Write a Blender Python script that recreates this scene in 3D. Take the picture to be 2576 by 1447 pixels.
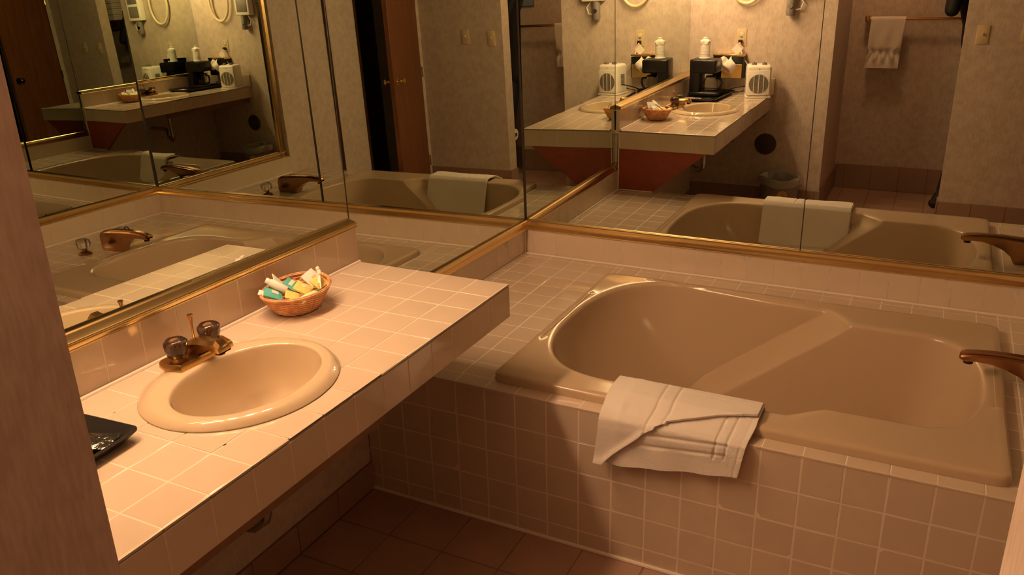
import bpy, bmesh, math, random
from math import sin, cos, pi, sqrt
from mathutils import Vector, Matrix, Quaternion

random.seed(7)
C = bpy.context.scene.collection
for o in list(bpy.data.objects):
    bpy.data.objects.remove(o)
sc = bpy.context.scene

# ------------------------------------------------------------------ measures
T = 0.1095                       # wall tile pitch
W = 2.5607                       # right wall plane
F = -2.9355                      # front wall plane (behind the coffee maker)
XE, XR = 0.956, 1.742            # opening in the front wall
HB = -3.85                       # back of the alcove
ZC, ZD = 0.8696, 0.5119          # counter and tub deck heights
XC, YC = 0.5688, -1.2669         # counter front edge and end
YF = -1.3004                     # tub front face
ZTR, ZMB = 0.6303, 0.6772        # tub mirror trim
VZB, VZM = 0.987, 1.0305         # vanity mirror trim
CEIL = 2.44

# ------------------------------------------------------------------ camera
cam_d = bpy.data.cameras.new('camera')
cam = bpy.data.objects.new('camera', cam_d); C.objects.link(cam)
r_ = Vector((0.89252324, 0.45025525, -0.02593212))
u_ = Vector((-0.13684429, 0.32515246, 0.93570803))
f_ = Vector((-0.42973935, 0.8315925, -0.35182099))
CAM = Vector((1.6777, -3.3956, 1.759))
M = Matrix((r_, u_, -f_)).transposed().to_4x4(); M.translation = CAM
cam.matrix_world = M
cam_d.sensor_fit = 'HORIZONTAL'; cam_d.sensor_width = 36.0
cam_d.lens = 2103.87 * 36.0 / 2576.0
cam_d.clip_start = 0.02; cam_d.clip_end = 60
sc.camera = cam

# ------------------------------------------------------------------ world and exposure
wd = bpy.data.worlds.new('world'); sc.world = wd; wd.use_nodes = True
wd.node_tree.nodes['Background'].inputs[0].default_value = (0.02, 0.012, 0.008, 1)
wd.node_tree.nodes['Background'].inputs[1].default_value = 0.3
sc.view_settings.view_transform = 'Standard'; sc.view_settings.look = 'None'
sc.view_settings.gamma = 1.0; sc.view_settings.use_curve_mapping = False
sc.view_settings.exposure = 0.0
BULB_COL = (1.0, 0.61, 0.335)
BULB_STRENGTH = 140.0
ALCOVE_STRENGTH = 62.0

# ------------------------------------------------------------------ materials
MATS = {}
def nodes_of(m):
    m.use_nodes = True
    nt = m.node_tree
    return nt, nt.nodes, nt.links, nt.nodes['Principled BSDF']

def mat(name, col, rough=0.5, metal=0.0, noise=None, bump=None, rnd=0.0, coat=0.0, trans=0.0, ior=1.5, spec=None, emit=None, sheen=0.0):
    """noise=(scale, amount) mottles the colour, bump=(scale, strength) roughens the relief, rnd varies pieces."""
    if name in MATS: return MATS[name]
    m = bpy.data.materials.new(name); nt, N, L, b = nodes_of(m)
    b.inputs['Base Color'].default_value = (*col, 1)
    b.inputs['Roughness'].default_value = rough
    b.inputs['Metallic'].default_value = metal
    b.inputs['IOR'].default_value = ior
    b.inputs['Coat Weight'].default_value = coat
    b.inputs['Coat Roughness'].default_value = 0.05
    b.inputs['Transmission Weight'].default_value = trans
    b.inputs['Sheen Weight'].default_value = sheen
    if spec is not None: b.inputs['Specular IOR Level'].default_value = spec
    if emit:
        b.inputs['Emission Color'].default_value = (*emit[0], 1); b.inputs['Emission Strength'].default_value = emit[1]
    tc = N.new('ShaderNodeTexCoord')
    src = None
    if noise or rnd:
        hsv = N.new('ShaderNodeHueSaturation'); hsv.inputs['Color'].default_value = (*col, 1)
        add = N.new('ShaderNodeMath'); add.operation = 'ADD'; add.inputs[0].default_value = 1.0; add.inputs[1].default_value = 0
        if noise:
            n = N.new('ShaderNodeTexNoise'); n.inputs['Scale'].default_value = noise[0]; n.inputs['Detail'].default_value = 4
            L.new(tc.outputs['Object'], n.inputs['Vector'])
            mr = N.new('ShaderNodeMapRange'); mr.inputs[1].default_value = 0.25; mr.inputs[2].default_value = 0.75
            mr.inputs[3].default_value = 1 - noise[1]; mr.inputs[4].default_value = 1 + noise[1]
            L.new(n.outputs['Fac'], mr.inputs[0]); L.new(mr.outputs[0], add.inputs[0])
        if rnd:
            oi = N.new('ShaderNodeObjectInfo')
            mr2 = N.new('ShaderNodeMapRange'); mr2.inputs[3].default_value = -rnd; mr2.inputs[4].default_value = rnd
            L.new(oi.outputs['Random'], mr2.inputs[0]); L.new(mr2.outputs[0], add.inputs[1])
        L.new(add.outputs[0], hsv.inputs['Value']); L.new(hsv.outputs[0], b.inputs['Base Color'])
    if bump:
        n = N.new('ShaderNodeTexNoise'); n.inputs['Scale'].default_value = bump[0]; n.inputs['Detail'].default_value = 3
        L.new(tc.outputs['Object'], n.inputs['Vector'])
        bp = N.new('ShaderNodeBump'); bp.inputs['Strength'].default_value = bump[1]; bp.inputs['Distance'].default_value = 0.004
        L.new(n.outputs['Fac'], bp.inputs['Height']); L.new(bp.outputs[0], b.inputs['Normal'])
    MATS[name] = m
    return m

TILE = mat('glazed_tile', (0.64, 0.525, 0.41), 0.10, noise=(9, 0.03), bump=(14, 0.05), rnd=0.025, coat=0.4)
FACE = TILE
GROUT = mat('grout', (0.82, 0.71, 0.585), 0.75, bump=(300, 0.2))
FTILE = mat('floor_tile', (0.40, 0.25, 0.185), 0.38, noise=(6, 0.06), rnd=0.03)
FGROUT = mat('floor_grout', (0.26, 0.15, 0.11), 0.8)
BTILE = mat('base_tile', (0.34, 0.215, 0.155), 0.35, noise=(6, 0.05), rnd=0.03)
ENAMEL = mat('bone_enamel', (0.53, 0.40, 0.275), 0.17, coat=0.10, spec=0.4)
SINKM = mat('bone_china', (0.62, 0.50, 0.345), 0.06, coat=0.6)
BRASS = mat('brass', (0.88, 0.66, 0.32), 0.22, metal=1.0, bump=(40, 0.05))
ABRASS = mat('antique_brass', (0.60, 0.38, 0.16), 0.24, metal=1.0)
BRONZE = mat('bronze', (0.46, 0.25, 0.13), 0.2, metal=1.0)
CHROME = mat('chrome', (0.6, 0.6, 0.6), 0.15, metal=1.0)
BLACKP = mat('black_plastic', (0.012, 0.011, 0.011), 0.28, spec=0.35)
DARKGAP = mat('dark_gasket', (0.02, 0.012, 0.008), 0.6)
DARKWOOD = mat('dark_wood', (0.06, 0.022, 0.009), 0.4, noise=(12, 0.2))
REDWOOD = mat('red_stained_wood', (0.30, 0.055, 0.030), 0.5, noise=(20, 0.12))
WHITEP = mat('white_plastic', (0.88, 0.85, 0.78), 0.35)
CREAMP = mat('cream_plastic', (0.78, 0.68, 0.46), 0.35)
IVORY = mat('ivory_plastic', (0.66, 0.52, 0.33), 0.4)
GREYP = mat('grey_plastic', (0.22, 0.19, 0.17), 0.5)
GRILLE = mat('heater_grille', (0.26, 0.235, 0.20), 0.6)
PAPER = mat('white_paper', (0.84, 0.80, 0.74), 0.7)
PINKP = mat('pink_print', (0.80, 0.45, 0.42), 0.6)
TEALP = mat('teal_wrapper', (0.10, 0.42, 0.40), 0.35, noise=(60, 0.12))
PALEP = mat('pale_print', (0.62, 0.72, 0.62), 0.45)
YELP = mat('yellow_wrapper', (0.80, 0.62, 0.18), 0.4, noise=(70, 0.15))
PALEYEL = mat('pale_yellow_bottle', (0.86, 0.80, 0.50), 0.3)
GREENP = mat('green_cap', (0.05, 0.20, 0.05), 0.35)
STICKY = mat('yellow_sticker', (0.65, 0.40, 0.08), 0.5)
REDP = mat('red_print', (0.6, 0.1, 0.08), 0.4)
FOIL = mat('black_foil', (0.16, 0.15, 0.14), 0.16, metal=0.9, bump=(34, 1.6))
TOWELM = mat('white_terry', (0.82, 0.76, 0.71), 0.95, bump=(420, 0.5), noise=(6, 0.03))
GTOWEL = mat('grey_terry', (0.42, 0.37, 0.30), 0.95, bump=(420, 0.7))
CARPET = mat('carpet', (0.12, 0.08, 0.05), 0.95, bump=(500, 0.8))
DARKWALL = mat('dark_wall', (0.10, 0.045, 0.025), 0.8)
CEILM = mat('ceiling_paint', (0.30, 0.25, 0.21), 0.9, bump=(120, 0.3))
SMOKE = mat('smoked_acrylic', (0.13, 0.085, 0.07), 0.08, trans=0.8, ior=1.49)
CRYSTAL = mat('clear_acrylic', (0.93, 0.92, 0.90), 0.03, trans=1.0, ior=1.49)
GLASS = mat('carafe_glass', (0.95, 0.95, 0.95), 0.02, trans=1.0, ior=1.45)
BINM = mat('bin_plastic', (0.24, 0.22, 0.19), 0.4)
LINER = mat('bin_liner', (0.40, 0.40, 0.37), 0.3, trans=0.3)
SKIN = mat('skin', (0.55, 0.28, 0.19), 0.55)
HAIR = mat('hair', (0.05, 0.03, 0.02), 0.6, bump=(200, 0.6))
BULB = mat('bulb', (0.9, 0.9, 0.9), 0.3, emit=(BULB_COL, BULB_STRENGTH))

BATTEN = mat('batten_wood', (0.22, 0.11, 0.06), 0.6, noise=(20, 0.1))
def mirror_mat():
    m = bpy.data.materials.new('mirror_silver'); nt, N, L, b = nodes_of(m)
    b.inputs['Base Color'].default_value = (0.75, 0.79, 0.69, 1)
    b.inputs['Metallic'].default_value = 1.0; b.inputs['Roughness'].default_value = 0.0
    return m
MIRROR = mirror_mat()

def wallpaper():
    m = bpy.data.materials.new('wallpaper'); nt, N, L, b = nodes_of(m)
    tc = N.new('ShaderNodeTexCoord')
    n1 = N.new('ShaderNodeTexNoise'); n1.inputs['Scale'].default_value = 22; n1.inputs['Detail'].default_value = 5
    mp = N.new('ShaderNodeMapping'); mp.inputs['Scale'].default_value = (210, 210, 34)
    n2 = N.new('ShaderNodeTexNoise'); n2.inputs['Scale'].default_value = 1; n2.inputs['Detail'].default_value = 2
    L.new(tc.outputs['Object'], n1.inputs['Vector']); L.new(tc.outputs['Object'], mp.inputs['Vector']); L.new(mp.outputs[0], n2.inputs['Vector'])
    mx = N.new('ShaderNodeMath'); mx.operation = 'ADD'
    L.new(n1.outputs['Fac'], mx.inputs[0]); L.new(n2.outputs['Fac'], mx.inputs[1])
    cr = N.new('ShaderNodeValToRGB')
    cr.color_ramp.elements[0].position = 0.78; cr.color_ramp.elements[0].color = (0.52, 0.42, 0.355, 1)
    cr.color_ramp.elements[1].position = 1.22; cr.color_ramp.elements[1].color = (0.63, 0.53, 0.455, 1)
    L.new(mx.outputs[0], cr.inputs[0])
    # ColorRamp input is clamped to 1: rescale
    mr = N.new('ShaderNodeMath'); mr.operation = 'MULTIPLY'; mr.inputs[1].default_value = 0.5
    cr.color_ramp.elements[0].position = 0.40; cr.color_ramp.elements[1].position = 0.60
    L.new(mx.outputs[0], mr.inputs[0]); L.new(mr.outputs[0], cr.inputs[0])
    L.new(cr.outputs[0], b.inputs['Base Color']); b.inputs['Roughness'].default_value = 0.75
    bp = N.new('ShaderNodeBump'); bp.inputs['Strength'].default_value = 0.15; bp.inputs['Distance'].default_value = 0.002
    L.new(n2.outputs['Fac'], bp.inputs['Height']); L.new(bp.outputs[0], b.inputs['Normal'])
    return m
WALLP = wallpaper()

def wood(name, c0, c1, scale=(3, 3, 0.35)):
    m = bpy.data.materials.new(name); nt, N, L, b = nodes_of(m)
    tc = N.new('ShaderNodeTexCoord'); mp = N.new('ShaderNodeMapping'); mp.inputs['Scale'].default_value = scale
    n = N.new('ShaderNodeTexNoise'); n.inputs['Scale'].default_value = 8; n.inputs['Detail'].default_value = 6
    L.new(tc.outputs['Object'], mp.inputs['Vector']); L.new(mp.outputs[0], n.inputs['Vector'])
    cr = N.new('ShaderNodeValToRGB'); cr.color_ramp.elements[0].position = 0.35; cr.color_ramp.elements[1].position = 0.65
    cr.color_ramp.elements[0].color = (*c0, 1); cr.color_ramp.elements[1].color = (*c1, 1)
    L.new(n.outputs['Fac'], cr.inputs[0]); L.new(cr.outputs[0], b.inputs['Base Color'])
    b.inputs['Roughness'].default_value = 0.4
    return m
DOORW = wood('door_wood', (0.14, 0.045, 0.015), (0.21, 0.073, 0.024))

def wicker():
    m = bpy.data.materials.new('wicker'); nt, N, L, b = nodes_of(m)
    b.inputs['Base Color'].default_value = (0.62, 0.30, 0.13, 1); b.inputs['Roughness'].default_value = 0.5
    tc = N.new('ShaderNodeTexCoord'); n = N.new('ShaderNodeTexNoise'); n.inputs['Scale'].default_value = 45
    L.new(tc.outputs['Object'], n.inputs['Vector'])
    cr = N.new('ShaderNodeValToRGB'); cr.color_ramp.elements[0].color = (0.50, 0.21, 0.09, 1); cr.color_ramp.elements[1].color = (0.78, 0.43, 0.19, 1)
    cr.color_ramp.elements[0].position = 0.3; cr.color_ramp.elements[1].position = 0.7
    L.new(n.outputs['Fac'], cr.inputs[0]); L.new(cr.outputs[0], b.inputs['Base Color'])
    return m
WICKER = wicker()

# ------------------------------------------------------------------ mesh builder
class MB:
    def __init__(s): s.v = []; s.f = []
    def add(s, vs, fs, mtx=None):
        o = len(s.v)
        s.v += [tuple(mtx @ Vector(p)) if mtx else tuple(p) for p in vs]
        s.f += [tuple(i + o for i in f) for f in fs]
        return s
    def box(s, x0, x1, y0, y1, z0, z1, mtx=None):
        v = [(x0, y0, z0), (x1, y0, z0), (x1, y1, z0), (x0, y1, z0), (x0, y0, z1), (x1, y0, z1), (x1, y1, z1), (x0, y1, z1)]
        return s.add(v, [(0, 3, 2, 1), (4, 5, 6, 7), (0, 1, 5, 4), (1, 2, 6, 5), (2, 3, 7, 6), (3, 0, 4, 7)], mtx)
    def bbox(s, x0, x1, y0, y1, z0, z1, bev=0.005, seg=2, mtx=None):
        bm = bmesh.new(); bmesh.ops.create_cube(bm, size=1)
        for q in bm.verts:
            q.co = ((x0 + x1) / 2 + q.co.x * (x1 - x0), (y0 + y1) / 2 + q.co.y * (y1 - y0), (z0 + z1) / 2 + q.co.z * (z1 - z0))
        bmesh.ops.bevel(bm, geom=bm.edges[:], offset=bev, segments=seg, affect='EDGES', profile=0.5)
        bm.verts.index_update()
        s.add([q.co[:] for q in bm.verts], [[q.index for q in fc.verts] for fc in bm.faces], mtx); bm.free()
        return s
    def loft(s, rings, cap0=True, cap1=True, closed=True, mtx=None):
        n = len(rings[0]); vs = [p for r in rings for p in r]; fs = []
        m = n if closed else n - 1
        for i in range(len(rings) - 1):
            for j in range(m):
                k = (j + 1) % n
                fs.append((i * n + j, i * n + k, (i + 1) * n + k, (i + 1) * n + j))
        if cap0: fs.append(tuple(range(n - 1, -1, -1)))
        if cap1: fs.append(tuple((len(rings) - 1) * n + j for j in range(n)))
        return s.add(vs, fs, mtx)
    def lathe(s, prof, c=(0, 0, 0), seg=24, sx=1, sy=1, cap0=True, cap1=True, mtx=None):
        rings = [[(c[0] + r * sx * cos(2 * pi * j / seg), c[1] + r * sy * sin(2 * pi * j / seg), c[2] + z) for j in range(seg)] for r, z in prof]
        return s.loft(rings, cap0, cap1, True, mtx)
    def tube(s, pts, rad, seg=10, closed=False, caps=True, sq=None):
        P = [Vector(p) for p in pts]; n = len(P)
        R = rad if isinstance(rad, (list, tuple)) else [rad] * n
        rings = []; up = None
        for i in range(n):
            a = P[i - 1] if (i > 0 or closed) else P[i]; b = P[(i + 1) % n] if (i < n - 1 or closed) else P[i]
            t = (b - a).normalized()
            if up is None: up = Vector((0, 0, 1)) if abs(t.z) < 0.9 else Vector((1, 0, 0))
            up = (up - t * up.dot(t)).normalized(); w = t.cross(up)
            rings.append([tuple(P[i] + up * (R[i] * cos(2 * pi * j / seg)) + w * (R[i] * sin(2 * pi * j / seg))) for j in range(seg)])
        if closed: rings.append(rings[0]); return s.loft(rings, False, False)
        return s.loft(rings, caps, caps)
    def grid(s, fn, nu, nv, thick=0.0, both=True):
        """surface fn(u,v)->Vector; with thickness a closed sheet."""
        P = [[Vector(fn(i / nu, j / nv)) for j in range(nv + 1)] for i in range(nu + 1)]
        def nrm(i, j):
            du = P[min(i + 1, nu)][j] - P[max(i - 1, 0)][j]; dv = P[i][min(j + 1, nv)] - P[i][max(j - 1, 0)]
            k = du.cross(dv); return k.normalized() if k.length > 1e-12 else Vector((0, 0, 1))
        m = nv + 1; top = [tuple(P[i][j]) for i in range(nu + 1) for j in range(nv + 1)]
        fs = [(i * m + j, (i + 1) * m + j, (i + 1) * m + j + 1, i * m + j + 1) for i in range(nu) for j in range(nv)]
        if not thick: return s.add(top, fs)
        bot = [tuple(P[i][j] - nrm(i, j) * thick) for i in range(nu + 1) for j in range(nv + 1)]
        o = len(top)
        fs += [tuple(o + q for q in reversed(f)) for f in fs]
        bd = [i * m for i in range(nu + 1)] + [nu * m + j for j in range(1, nv + 1)] + [i * m + nv for i in range(nu - 1, -1, -1)] + [j for j in range(nv - 1, 0, -1)]
        for a, b in zip(bd, bd[1:] + bd[:1]): fs.append((b, a, o + a, o + b))
        return s.add(top + bot, fs)
    def sphere(s, c, r, nu=16, nv=10, sc3=(1, 1, 1)):
        prof = [(max(1e-4, r * sin(pi * k / nv)), -r * cos(pi * k / nv)) for k in range(nv + 1)]
        rings = [[(c[0] + q * sc3[0] * cos(2 * pi * j / nu), c[1] + q * sc3[1] * sin(2 * pi * j / nu), c[2] + z * sc3[2]) for j in range(nu)] for q, z in prof]
        return s.loft(rings)

def wpos(o):
    p = Vector((0, 0, 0))
    while o is not None: p += o.location; o = o.parent
    return p

def obj(name, mb, m, parent=None, smooth=True, angle=35, label=None, recalc=False):
    me = bpy.data.meshes.new(name)
    off = wpos(parent)
    me.from_pydata([(p[0] - off.x, p[1] - off.y, p[2] - off.z) for p in mb.v], [], mb.f)
    me.update()
    if recalc:
        bm = bmesh.new(); bm.from_mesh(me); bmesh.ops.recalc_face_normals(bm, faces=bm.faces); bm.to_mesh(me); bm.free()
    if smooth:
        me.polygons.foreach_set('use_smooth', [True] * len(me.polygons)); me.set_sharp_from_angle(angle=math.radians(angle))
    me.materials.append(m)
    o = bpy.data.objects.new(name, me); C.objects.link(o)
    if parent: o.parent = parent
    if label: o['label'] = label
    return o

def tag(o, label, cat, group=None):
    o['label'] = label; o['category'] = cat
    if group: o['group'] = group
    return o
def thing(name, loc, label, cat, group=None):
    o = bpy.data.objects.new(name, None); C.objects.link(o); o.location = loc; o.empty_display_size = 0.05
    return tag(o, label, cat, group)
def struct(name, mb, m, smooth=False):
    o = obj(name, mb, m, None, smooth); o['kind'] = 'structure'; return o
def rot_about(c, ang, axis='Z'):
    return Matrix.Translation(c) @ Matrix.Rotation(ang, 4, axis) @ Matrix.Translation(-Vector(c))

# tiles --------------------------------------------------------------
TCACHE = {}
def tile_mesh(w, h, m, bev=0.0014, th=0.006, edge=None):
    key = (round(w, 4), round(h, 4), m.name, bev, edge)
    if key in TCACHE: return TCACHE[key]
    b = [bev, bev, bev, bev]                       # chamfer on -x, +x, -y, +y
    if edge:
        for k, q in edge: b[k] = q
    x, y = w / 2, h / 2
    lo = [(-x, -y), (x, -y), (x, y), (-x, y)]
    def ring(fr, z): return [(-x + b[0] * fr, -y + b[2] * fr, z), (x - b[1] * fr, -y + b[2] * fr, z), (x - b[1] * fr, y - b[3] * fr, z), (-x + b[0] * fr, y - b[3] * fr, z)]
    bz = max(bev, 0.0015)
    mb = MB().loft([[(p[0], p[1], -th) for p in lo], ring(0, -bz), ring(0.3, -bz * 0.38), ring(0.62, -bz * 0.1), ring(1, 0)], False, True)
    me = bpy.data.meshes.new('tile'); me.from_pydata(mb.v, [], mb.f); me.update()
    me.materials.append(m); TCACHE[key] = me
    return me
AX = {'+z': Matrix.Identity(3), '+x': Matrix(((0, 0, 1), (1, 0, 0), (0, 1, 0))), '-x': Matrix(((0, 0, -1), (-1, 0, 0), (0, 1, 0))),
      '-y': Matrix(((1, 0, 0), (0, 0, -1), (0, 1, 0))), '+y': Matrix(((-1, 0, 0), (0, 0, 1), (0, 1, 0)))}
def tile(parent, c, w, h, ax, m=None, gap=0.0031, name='tile', extra=None, edge=None):
    """c centre of the face, w along the face's horizontal, h along its vertical, ax its outward normal."""
    if w < 0.012 or h < 0.012: return None
    me = tile_mesh(w - gap, h - gap, m or TILE, edge=edge)
    o = bpy.data.objects.new(name, me); C.objects.link(o); o.parent = parent
    R = AX[ax].to_4x4()
    if extra is not None: R = extra @ R
    jit = Matrix.Rotation(random.uniform(-0.004, 0.004), 4, 'X') @ Matrix.Rotation(random.uniform(-0.004, 0.004), 4, 'Y')
    o.matrix_local = Matrix.Translation(Vector(c) - wpos(parent)) @ R @ jit
    return o
def cuts(a, b, start, pitch):
    """grid lines from a to b (a<b) through start."""
    k = math.ceil((a - start) / pitch - 1e-6); out = [a]
    x = start + k * pitch
    while x < b - 1e-6:
        if x > a + 1e-6: out.append(x)
        x += pitch
    return out + [b]

# mirror planes ------------------------------------------------------
NL = Vector((1, -0.0171, 0.0165)).normalized()
NB = Vector((0.0005, -1, -0.0039)).normalized()
NR = Vector((-1, -0.0143, -0.0072)).normalized()
def Lx(y, z): return -(NL.y * y + NL.z * (z - 1)) / NL.x
def By(x, z): return -(NB.x * x + NB.z * (z - 1)) / NB.y
def Rx(y, z): return W - (NR.y * y + NR.z * (z - 1)) / NR.x

# ================================================================== SHELL
fl = struct('floor', MB().box(-0.3, 3.05, HB - 0.1, 0.1, -0.12, -0.002), FGROUT)
for x0, x1 in zip(*(lambda c: (c[:-1], c[1:]))(cuts(0.0, 2.95, 0.625, 0.2065))):
    for y0, y1 in zip(*(lambda c: (c[:-1], c[1:]))(cuts(HB, YF, -1.511, 0.2065))):
        ym = (y0 + y1) / 2; xm = (x0 + x1) / 2
        if ym < F - 0.06 and xm < XE - 0.08: continue
        if ym > F - 0.06 and xm > W + 0.02: continue
        tile(fl, (xm, ym, 0.0), x1 - x0, y1 - y0, '+z', FTILE, gap=0.005)
struct('ceiling', MB().box(-0.3, 4.4, HB - 0.1, 0.3, CEIL, CEIL + 0.1), CEILM)

wl = struct('wall_left', MB().box(-0.32, -0.13, HB, 0.3, 0, CEIL).box(-0.13, -0.004, F, YC - 0.0, 0, ZC - 0.02).box(-0.13, 0.0018, YC, 0.0, 0, ZTR), WALLP)
wb = struct('wall_back', MB().box(-0.32, W + 0.2, 0.03, 0.3, 0, CEIL).box(-0.05, W + 0.1, -0.0018, 0.03, 0, ZTR), WALLP)
D0, D1 = -2.06, -2.88                                   # doorway in the right wall
DH = 2.06
wr = struct('wall_right', MB().box(W + 0.03, W + 0.15, -1.15, 0.3, 0, CEIL).box(W - 0.0018, W + 0.03, -1.15, 0.0, 0, ZTR)
            .box(W, W + 0.15, D0, -1.15, 0, CEIL).box(W, W + 0.15, F, D1, 0, CEIL).box(W, W + 0.15, D1, D0, DH, CEIL), WALLP)
wf = struct('wall_front', MB().box(-0.32, XE, F - 0.12, F, 0, CEIL), WALLP)
wf2 = struct('wall_front_right', MB().box(XR, 3.05, F - 0.12, F, 0, CEIL), WALLP)
struct('wall_front_top', MB().box(XE, XR, F - 0.12, F, 2.03, CEIL), WALLP)
struct('wall_alcove_left', MB().box(XE - 0.12, XE, HB, F - 0.12, 0, CEIL), WALLP)
struct('wall_alcove_back', MB().box(XE - 0.12, 3.05, HB - 0.1, HB, 0, CEIL), WALLP)
struct('wall_alcove_right', MB().box(2.95, 3.05, HB, F - 0.12, 0, CEIL), WALLP)
# the dim room beyond the door
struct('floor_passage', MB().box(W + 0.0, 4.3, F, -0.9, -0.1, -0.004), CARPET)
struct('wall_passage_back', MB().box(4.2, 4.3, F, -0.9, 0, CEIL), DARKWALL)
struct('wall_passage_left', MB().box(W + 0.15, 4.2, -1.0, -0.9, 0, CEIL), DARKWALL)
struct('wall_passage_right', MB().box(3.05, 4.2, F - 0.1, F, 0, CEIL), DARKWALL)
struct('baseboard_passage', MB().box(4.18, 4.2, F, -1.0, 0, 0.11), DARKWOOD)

# tiled baseboards
def baseboard(name, axis, a, b, plane, ax, z1, start):
    body = MB()
    sgn = 1 if ax[0] == '+' else -1
    if ax[1] == 'y': body.box(a, b, min(plane, plane + sgn * 0.006), max(plane, plane + sgn * 0.006), 0, z1)
    else: body.box(min(plane, plane + sgn * 0.006), max(plane, plane + sgn * 0.006), a, b, 0, z1)
    o = struct(name, body, FGROUT)
    cs = cuts(a, b, start, 0.2065)
    for p, q in zip(cs[:-1], cs[1:]):
        m_ = (p + q) / 2
        c = (m_, plane + sgn * 0.009, z1 / 2) if ax[1] == 'y' else (plane + sgn * 0.009, m_, z1 / 2)
        tile(o, c, q - p, z1, ax, BTILE, gap=0.004)
baseboard('baseboard_alcove_back', 'x', XE + 0.012, 2.94, HB, '+y', 0.2, 1.03)
baseboard('baseboard_alcove_left', 'y', HB, F - 0.002, XE, '+x', 0.19, HB)
baseboard('baseboard_front', 'x', 0.0, XE + 0.01, F, '+y', 0.18, 0.1)
baseboard('baseboard_front_right', 'x', XR - 0.012, W, F, '+y', 0.18, XR)
baseboard('baseboard_jamb', 'y', F - 0.13, F - 0.001, XR, '-x', 0.18, F)
baseboard('baseboard_right', 'y', D0 + 0.05, YF, W, '-x', 0.18, YF)
baseboard('baseboard_left', 'y', F + 0.012, YF, -0.004, '+x', 0.11, YF)

# ================================================================== DOOR
door = bpy.data.objects.new('door_1', None); C.objects.link(door); door.location = (W - 0.02, D1 + 0.012, 0.0); door['kind'] = 'structure'
hp = Vector((W - 0.02, D1 + 0.012, 0)); dm = rot_about(hp, math.radians(19))
obj('door_leaf', MB().bbox(W - 0.02, W + 0.02, D1 + 0.012, D0 - 0.02, 0.012, DH - 0.015, 0.003, 1, dm), DOORW, door)
for sx_ in (-1, 1):
    x0 = W - 0.02 if sx_ < 0 else W + 0.02
    kb = MB(); yk = D0 - 0.09
    kb.loft([[tuple(dm @ Vector((x0 + sx_ * d, yk + rr * cos(2 * pi * j / 16), 1.03 + rr * sin(2 * pi * j / 16)))) for j in range(16)]
             for rr, d in ((0.033, 0), (0.033, 0.006), (0.012, 0.010), (0.011, 0.032), (0.020, 0.038), (0.027, 0.050), (0.026, 0.062), (0.016, 0.070), (0.002, 0.072))])
    obj('door_knob', kb, BRASS, door, recalc=True)
for zz in (0.25, 1.03, 1.85):
    obj('hinge', MB().tube([(W - 0.030, D1 + 0.012, zz - 0.045), (W - 0.030, D1 + 0.012, zz + 0.045)], 0.007, 8), BRASS, door)
struct('trim_1', MB().box(W - 0.010, W + 0.16, D0 - 0.02, D0, 0, DH + 0.02).box(W - 0.010, W + 0.16, D1, D1 + 0.006, 0, DH + 0.02).box(W - 0.010, W + 0.16, D1, D0, DH, DH + 0.02), DARKWOOD)
struct('dark_strip', MB().bbox(W - 0.014, W, -1.735, -1.700, 0.18, 2.2, 0.003, 1), DARKWOOD)  # narrow dark strip standing in for a dark gap in the right wall

# ================================================================== MIRRORS
def rail(mb, pts, nrm, wid, thick, up):
    """brass moulding: profile swept between two points; up = direction across the rail."""
    a, b = Vector(pts[0]), Vector(pts[1]); n = Vector(nrm).normalized(); up = Vector(up).normalized()
    prof = [(0, -0.02), (0, 0.55), (0.06, 0.8), (0.12, 0.85), (0.30, 0.62), (0.47, 0.60), (0.50, 0.45), (0.53, 0.60), (0.70, 0.66), (0.82, 0.95), (0.92, 1.0), (1.0, 0.7), (1.0, -0.02)]
    rings = [[tuple(p + up * (wid * q) + n * (thick * h)) for q, h in prof] for p in (a, b)]
    mb.loft(rings)
def pane(name, quad, n, m, parent):
    q = [Vector(p) for p in quad]; n = Vector(n).normalized()
    mb = MB()
    front = [tuple(p) for p in q]; back = [tuple(p - n * 0.005) for p in q]
    mb.add(front + back, [(0, 1, 2, 3), (7, 6, 5, 4), (0, 4, 5, 1), (1, 5, 6, 2), (2, 6, 7, 3), (3, 7, 4, 0)])
    return obj(name, mb, m, parent, smooth=False)
MT = 2.32
Lp = lambda y, z: (Lx(y, z), y, z)
Bp = lambda x, z: (x, By(x, z), z)
Rp = lambda y, z: (Rx(y, z), y, z)
g = 0.0015
# left wall, above the vanity
mv = thing('wall_mirror', (Lx(-2.1, VZM), -2.1, VZM), 'large vanity mirror above the tiled counter and sink', 'mirror')
pane('mirror_pane', [Lp(F + 0.002, VZB + 0.02), Lp(YC - g, VZB + 0.02), Lp(YC - g, MT), Lp(F + 0.002, MT)], NL, MIRROR, mv)
mb = MB()
mb.loft([[(Lx(y, 1.0) - 0.003, y, VZB + 0.003), (0.009, y, VZB + 0.003), (0.0135, y, VZB + 0.004), (0.0135, y, VZB + 0.0055), (0.0115, y, VZB + 0.008), (0.0125, y, VZB + 0.017), (0.0115, y, VZB + 0.0195), (0.007, y, VZB + 0.0185),
          (0.0055, y, VZB + 0.021), (0.002, y, VZB + 0.0225), (Lx(y, 1.0) + 0.006, y, VZB + 0.0265), (Lx(y, 1.0) + 0.003, y, VZB + 0.0295), (Lx(y, 1.0) - 0.003, y, VZB + 0.0295)] for y in (F + 0.002, YC - 0.004)])
obj('brass_rail', mb, BRASS, mv, recalc=True)
obj('dark_edge', MB().box(Lx(YC, 1.6) - 0.004, Lx(YC, 1.0) + 0.006, YC - 0.004, YC - 0.0005, ZC + 0.001, ZC + 0.112), DARKGAP, mv, smooth=False)
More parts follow.
